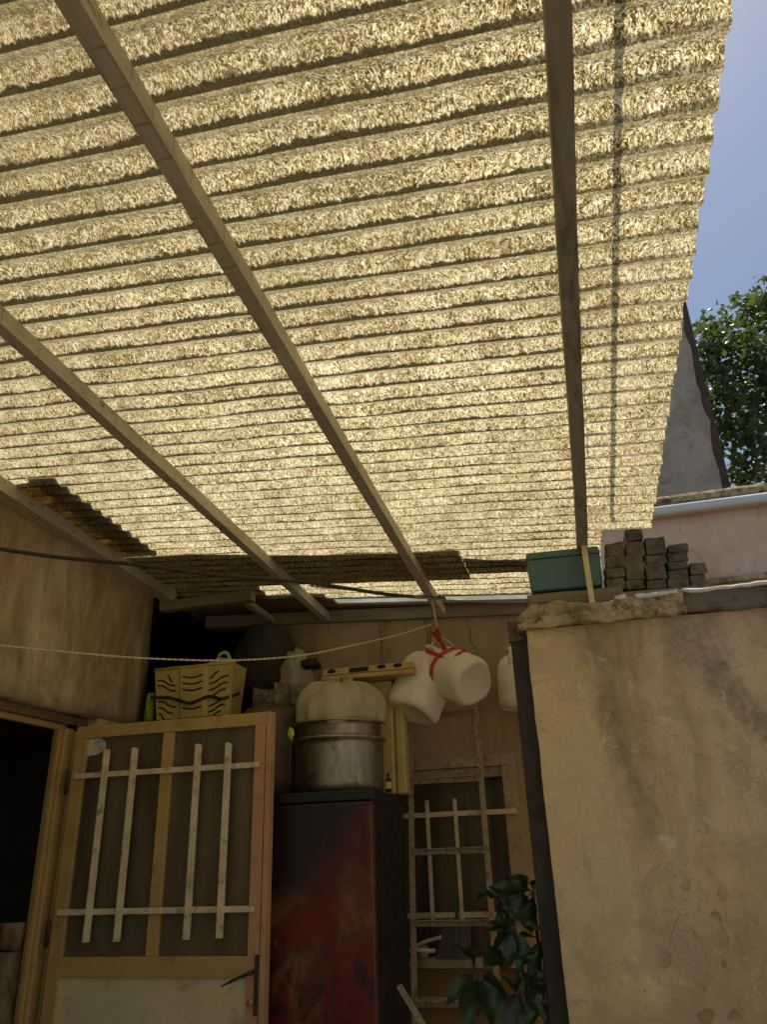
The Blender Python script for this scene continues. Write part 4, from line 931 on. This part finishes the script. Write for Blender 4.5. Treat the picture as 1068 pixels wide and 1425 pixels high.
# ================================================================== JUGS
YJ = 3.62
beam_pt = at(601, 834, 'y', 3.66)
knot = at(609, 884, 'y', YJ)
def frame_m(o, ax, up=(0, 0, 1)):
    z = Vector(ax).normalized(); x = Vector(up).cross(z).normalized(); y = z.cross(x); mt = Matrix((x, y, z)).transposed().to_4x4(); mt.translation = o; return mt
def jug(base, top, r, label, roll=0, sq=2.6, ry=1):
    L = (top - base).length; mt = frame_m(base, top - base) @ Matrix.Rotation(roll, 4, 'Z')
    t = thing('plastic_jug', base, label, 'jug', 'plastic jugs hung up at the back')
    prof = [(0, .006), (r * .70, .006), (r * .80, 0), (r * .94, .010), (r, .035), (r * 1.005, L * .16), (r * .985, L * .18), (r * 1.0, L * .20), (r * 1.0, L * .60), (r * .985, L * .62), (r * .99, L * .64), (r * .95, L * .72), (r * .80, L * .82), (r * .52, L * .89), (r * .30, L * .92), (r * .26, L * .94), (r * .26, L * .97), (0, L * .97)]
    def den(p, th, r_, z):
        k = 1 + .018 * mnoise.noise(Vector((math.cos(th) * 2, math.sin(th) * 2, z * 9)) + base * 5); p.x *= k; p.y *= k; return p
    MB().lathe(prof, 56, mt, den, sq, ry).build('body', 'hdpe', t)
    MB().lathe([(0, L * .955), (r * .33, L * .955), (r * .34, L * .96), (r * .33, L * 1.0), (r * .28, L * 1.008), (0, L * 1.008)], 24, mt).build('cap', 'red' if 'red' in label else 'hdpe', t)
    hpts = [mt @ Vector(p) for p in ((r * .30, 0, L * .92), (r * .55, 0, L * 1.0), (r * .85, 0, L * .97), (r * .93, 0, L * .86), (r * .90, 0, L * .74))]
    MB().tube(smooth_path(hpts, 6), .011, 10).build('handle', 'hdpe', t)
    return t, mt, L
jb, jt = at(572, 994, 'y', YJ - .02), at(608, 906, 'y', YJ + .08)
jug(jb, jt, .118, 'left of two milky plastic jugs hanging together, neck up', R(-60), 3.0)
kb, kt = at(661, 951, 'y', YJ - .11), at(598, 923, 'y', YJ + .09)
tj, mt, L = jug(kb, kt, .110, 'right of two milky hanging jugs, round base turned to the viewer', R(60), 2.6)
# third jug on the back wall
b3 = at(712, 985, 'y', 3.93); t3 = at(722, 905, 'y', 3.93); 
jug(Vector((b3.x + .02, 3.93, b3.z - .01)), Vector((b3.x + .03, 3.93, t3.z)), .08, 'white jug with red cap on the back wall beside the steel post', R(180))
# strap around the right jug and over the left neck
m = MB()
def ribbon(m, pts, nrm, w_=.022, th=.003):
    for i in range(len(pts) - 1):
        a, b = pts[i], pts[i + 1]; d = (b - a).normalized(); m.bar(a - d * .002, b + d * .002, w_, th, up=nrm[i])
ring = []; nn = []
for k in range(41):
    th = 2 * math.pi * k / 40; c_, s_ = math.cos(th), math.sin(th); g_ = (abs(c_) ** 2.6 + abs(s_) ** 2.6) ** (-1 / 2.6); q = mt @ Vector((.115 * g_ * c_, .115 * g_ * s_, L * .50)); o = mt @ Vector((0, 0, L * .50)); ring.append(q); nn.append((q - o).normalized())
def strip(m, pts, nrm, axis, w_):
    vs = []; 
    for p, n in zip(pts, nrm): vs += [p - axis * w_ / 2 + n * .001, p + axis * w_ / 2 + n * .001, p + axis * w_ / 2 + n * .004, p - axis * w_ / 2 + n * .004]
    fs = []
    for i in range(len(pts) - 1):
        for k in range(4): fs.append((i * 4 + k, i * 4 + (k + 1) % 4, i * 4 + 4 + (k + 1) % 4, i * 4 + 4 + k))
    m.add(vs, fs, True)
ax = (kt - kb).normalized(); st_ = thing('red_strap', knot, 'red webbing strap tying the two hanging jugs together', 'strap')
strip(m, ring, nn, ax, .020)
sp_ = smooth_path([at(592, 905, 'y', YJ - .06), at(612, 913, 'y', YJ - .10), at(626, 921, 'y', YJ - .12), at(640, 910, 'y', YJ - .11), at(651, 909, 'y', YJ - .06)], 6)
strip(m, sp_, [Vector((0, -1, .3)).normalized()] * len(sp_), Vector((0, .2, 1)).normalized(), .022)
m.build('webbing', 'red', st_)
m = MB(); kk = at(624, 918, 'y', YJ - .09)
for s_ in (0, 1, 2): m.tube(smooth_path([knot + Vector((.004 * s_, 0, .035 - .015 * s_)), knot + Vector((.012 - .014 * s_, -.02, .005)), (knot + kk) / 2 + Vector((.006 * s_, 0, 0)), kk], 5), .0075, 7)
m.build('knotted_cord', 'dred', st_)
# suspension cord
m = MB(); m.tube(smooth_path([beam_pt, (beam_pt + knot) / 2 + Vector((.004, 0, 0)), knot + Vector((-.003, 0, .0)), at(592, 910, 'y', YJ - .02)], 8), .0042, 7)
m.tube(smooth_path([knot, at(625, 893, 'y', YJ - .02), at(640, 910, 'y', YJ - .05)], 5), .0036, 7)
tagmesh(m, 'hanging_rope', 'rope', 'short pale rope dropping from the middle rafter to the jugs', 'rope')

# lines
def wire(pix, y0, y1, r, name, mat, label, cat, jit=0.0, strands=1):
    pts = []; n = len(pix)
    for i, (u, v) in enumerate(pix):
        k = (u - pix[0][0]) / (pix[-1][0] - pix[0][0]); pts.append(at(u, v, 'y', y0 + (y1 - y0) * k))
    d = (pts[1] - pts[0]).normalized(); pts = smooth_path(pts, 14)
    m = MB()
    if strands == 1: m.tube([p + Vector((0, 0, jit * mnoise.noise(p * 20))) for p in pts], r, 8)
    else:
        L = len(pts)
        for s_ in range(strands):
            q = []
            for i in range(L * 3 - 2):
                a = pts[i // 3]; b = pts[min(i // 3 + 1, L - 1)]; p = a + (b - a) * (i % 3) / 3; ph = i * 1.1 + s_ * 2 * math.pi / strands
                q.append(p + Vector((0, math.cos(ph), math.sin(ph))) * r * .55)
            m.tube(q, r * .6, 6)
    return tagmesh(m, name, mat, label, cat)
wire([(-90, 888), (0, 898), (100, 908), (200, 916), (320, 919), (420, 912), (500, 896), (560, 882), (600, 869)], 2.25, 3.63, .0042, 'clothesline', 'rope', 'sagging pale clothesline crossing above the door and crate', 'clothesline', .002, 2)
wire([(-90, 752), (0, 764), (70, 774), (140, 781), (200, 787), (300, 800), (430, 811), (540, 827), (620, 833)], 1.95, 3.1, .0075, 'twisted_cable', 'cable', 'dark twisted cable strung from the left wall under the rafters', 'cable', .003, 3)
wire([(430, 815), (540, 826), (620, 835), (700, 838), (770, 837), (812, 835)], 3.0, 3.06, .0042, 'brown_cord', 'cable2', 'thin brown cord running to the foot of the yellow prop', 'cord', .002, 2)
m = MB().tube([at(612, 828, 'y', 3.60), at(624, 843, 'y', 3.6), at(634, 848, 'y', 3.62)], .0018, 5); tagmesh(m, 'loose_wire', 'cable', 'thin loose wire dangling from the middle rafter end', 'wire')
m = MB().tube([at(457, 868, 'y', 3.98), at(459, 885, 'y', 3.98)], .0016, 5); tagmesh(m, 'wire_stub', 'cable', 'short wire stub hanging on the back wall top', 'wire')

# ================================================================== PLANT
pl = thing('potted_plant', (-.36, 3.35, 0), 'dark broad leaved potted plant at the foot of the steel post', 'plant')
MB().lathe([(0, 0), (.13, 0), (.17, .28), (.185, .28), (.185, .32), (.165, .32), (.15, .27), (0, .27)], 36, Matrix.Translation((-.36, 3.40, 0))).build('pot', 'terracotta', pl)
m = MB(); sm = MB(); rng = random.Random(11)
def big_leaf(base, tip, wd, side, curl=.03):
    d = tip - base; L = d.length; dn = d.normalized(); s_ = (side - dn * side.dot(dn)).normalized(); up = s_.cross(dn)
    def fn(u, v):
        t = v; wv = wd * (math.sin(math.pi * min(1, t ** .8)) ** .8) * (1 - .15 * t) + .001; a = (u - .5) * 2
        return base + d * t + s_ * (a * wv) + up * (abs(a) * wv * .35 - curl * 4 * t * (1 - t) * -1 + .006 * math.sin(t * 14 + a * 2) * abs(a))
    m.grid(fn, 6, 12)
def hub(u, v, y, tips, wd=.043):
    b = at(u, v, 'y', y)
    for (tu, tv, dy) in tips:
        t = at(tu, tv, 'y', y + dy); side = Vector((rng.gauss(.3, .5), rng.gauss(0, .5), rng.gauss(.3, .5))) if rng.random() < .5 else (ROT @ Vector((-(CY - tv - (CY - v)), (tu - u), 0)))
        side = ROT @ Vector((-(v - tv), (tu - u), rng.uniform(-40, 40)))
        st = b + (t - b) * .16; big_leaf(st, t, wd * rng.uniform(.85, 1.15) * min(1.25, (t - st).length / .18), side); sm.tube([b, st], .0022, 6)
    return b
h1 = hub(667, 1350, 3.08, [(622, 1400, -.05), (648, 1442, .02), (694, 1440, -.04), (712, 1395, .1), (630, 1315, .05), (700, 1330, -.1)])
h2 = hub(716, 1290, 3.1, [(700, 1352, -.1), (672, 1300, .0), (680, 1345, .05), (742, 1345, -.05), (725, 1240, .05), (690, 1262, .06)])
h3 = hub(742, 1240, 3.2, [(705, 1285, -.05), (680, 1235, .05), (700, 1222, .1), (755, 1222, .05), (770, 1262, .0), (740, 1300, -.06)])
h4 = hub(725, 1372, 3.05, [(690, 1445, -.08), (730, 1450, .02), (760, 1420, .05), (768, 1350, .1), (700, 1360, .1), (745, 1325, .0)])
h5 = hub(755, 1300, 3.15, [(738, 1262, 0), (770, 1345, .02), (745, 1370, -.05), (712, 1330, .02), (780, 1300, .1)])
h6 = hub(760, 1390, 3.12, [(735, 1440, -.05), (780, 1440, 0), (745, 1350, .05), (772, 1360, .02)])
h7 = hub(700, 1250, 3.25, [(660, 1262, 0), (668, 1228, .03), (690, 1290, .0), (722, 1265, -.03)], .03)
m.build('leaves', 'bigleaf', pl)
root = Vector((-.36, 3.40, .27))
for h in (h1, h2, h3, h4, h5, h6, h7): sm.tube(smooth_path([root, (root + h) / 2 + Vector((.02, .04, .05)), h], 8), .006, 8)
sm.build('stems', 'bark', pl)
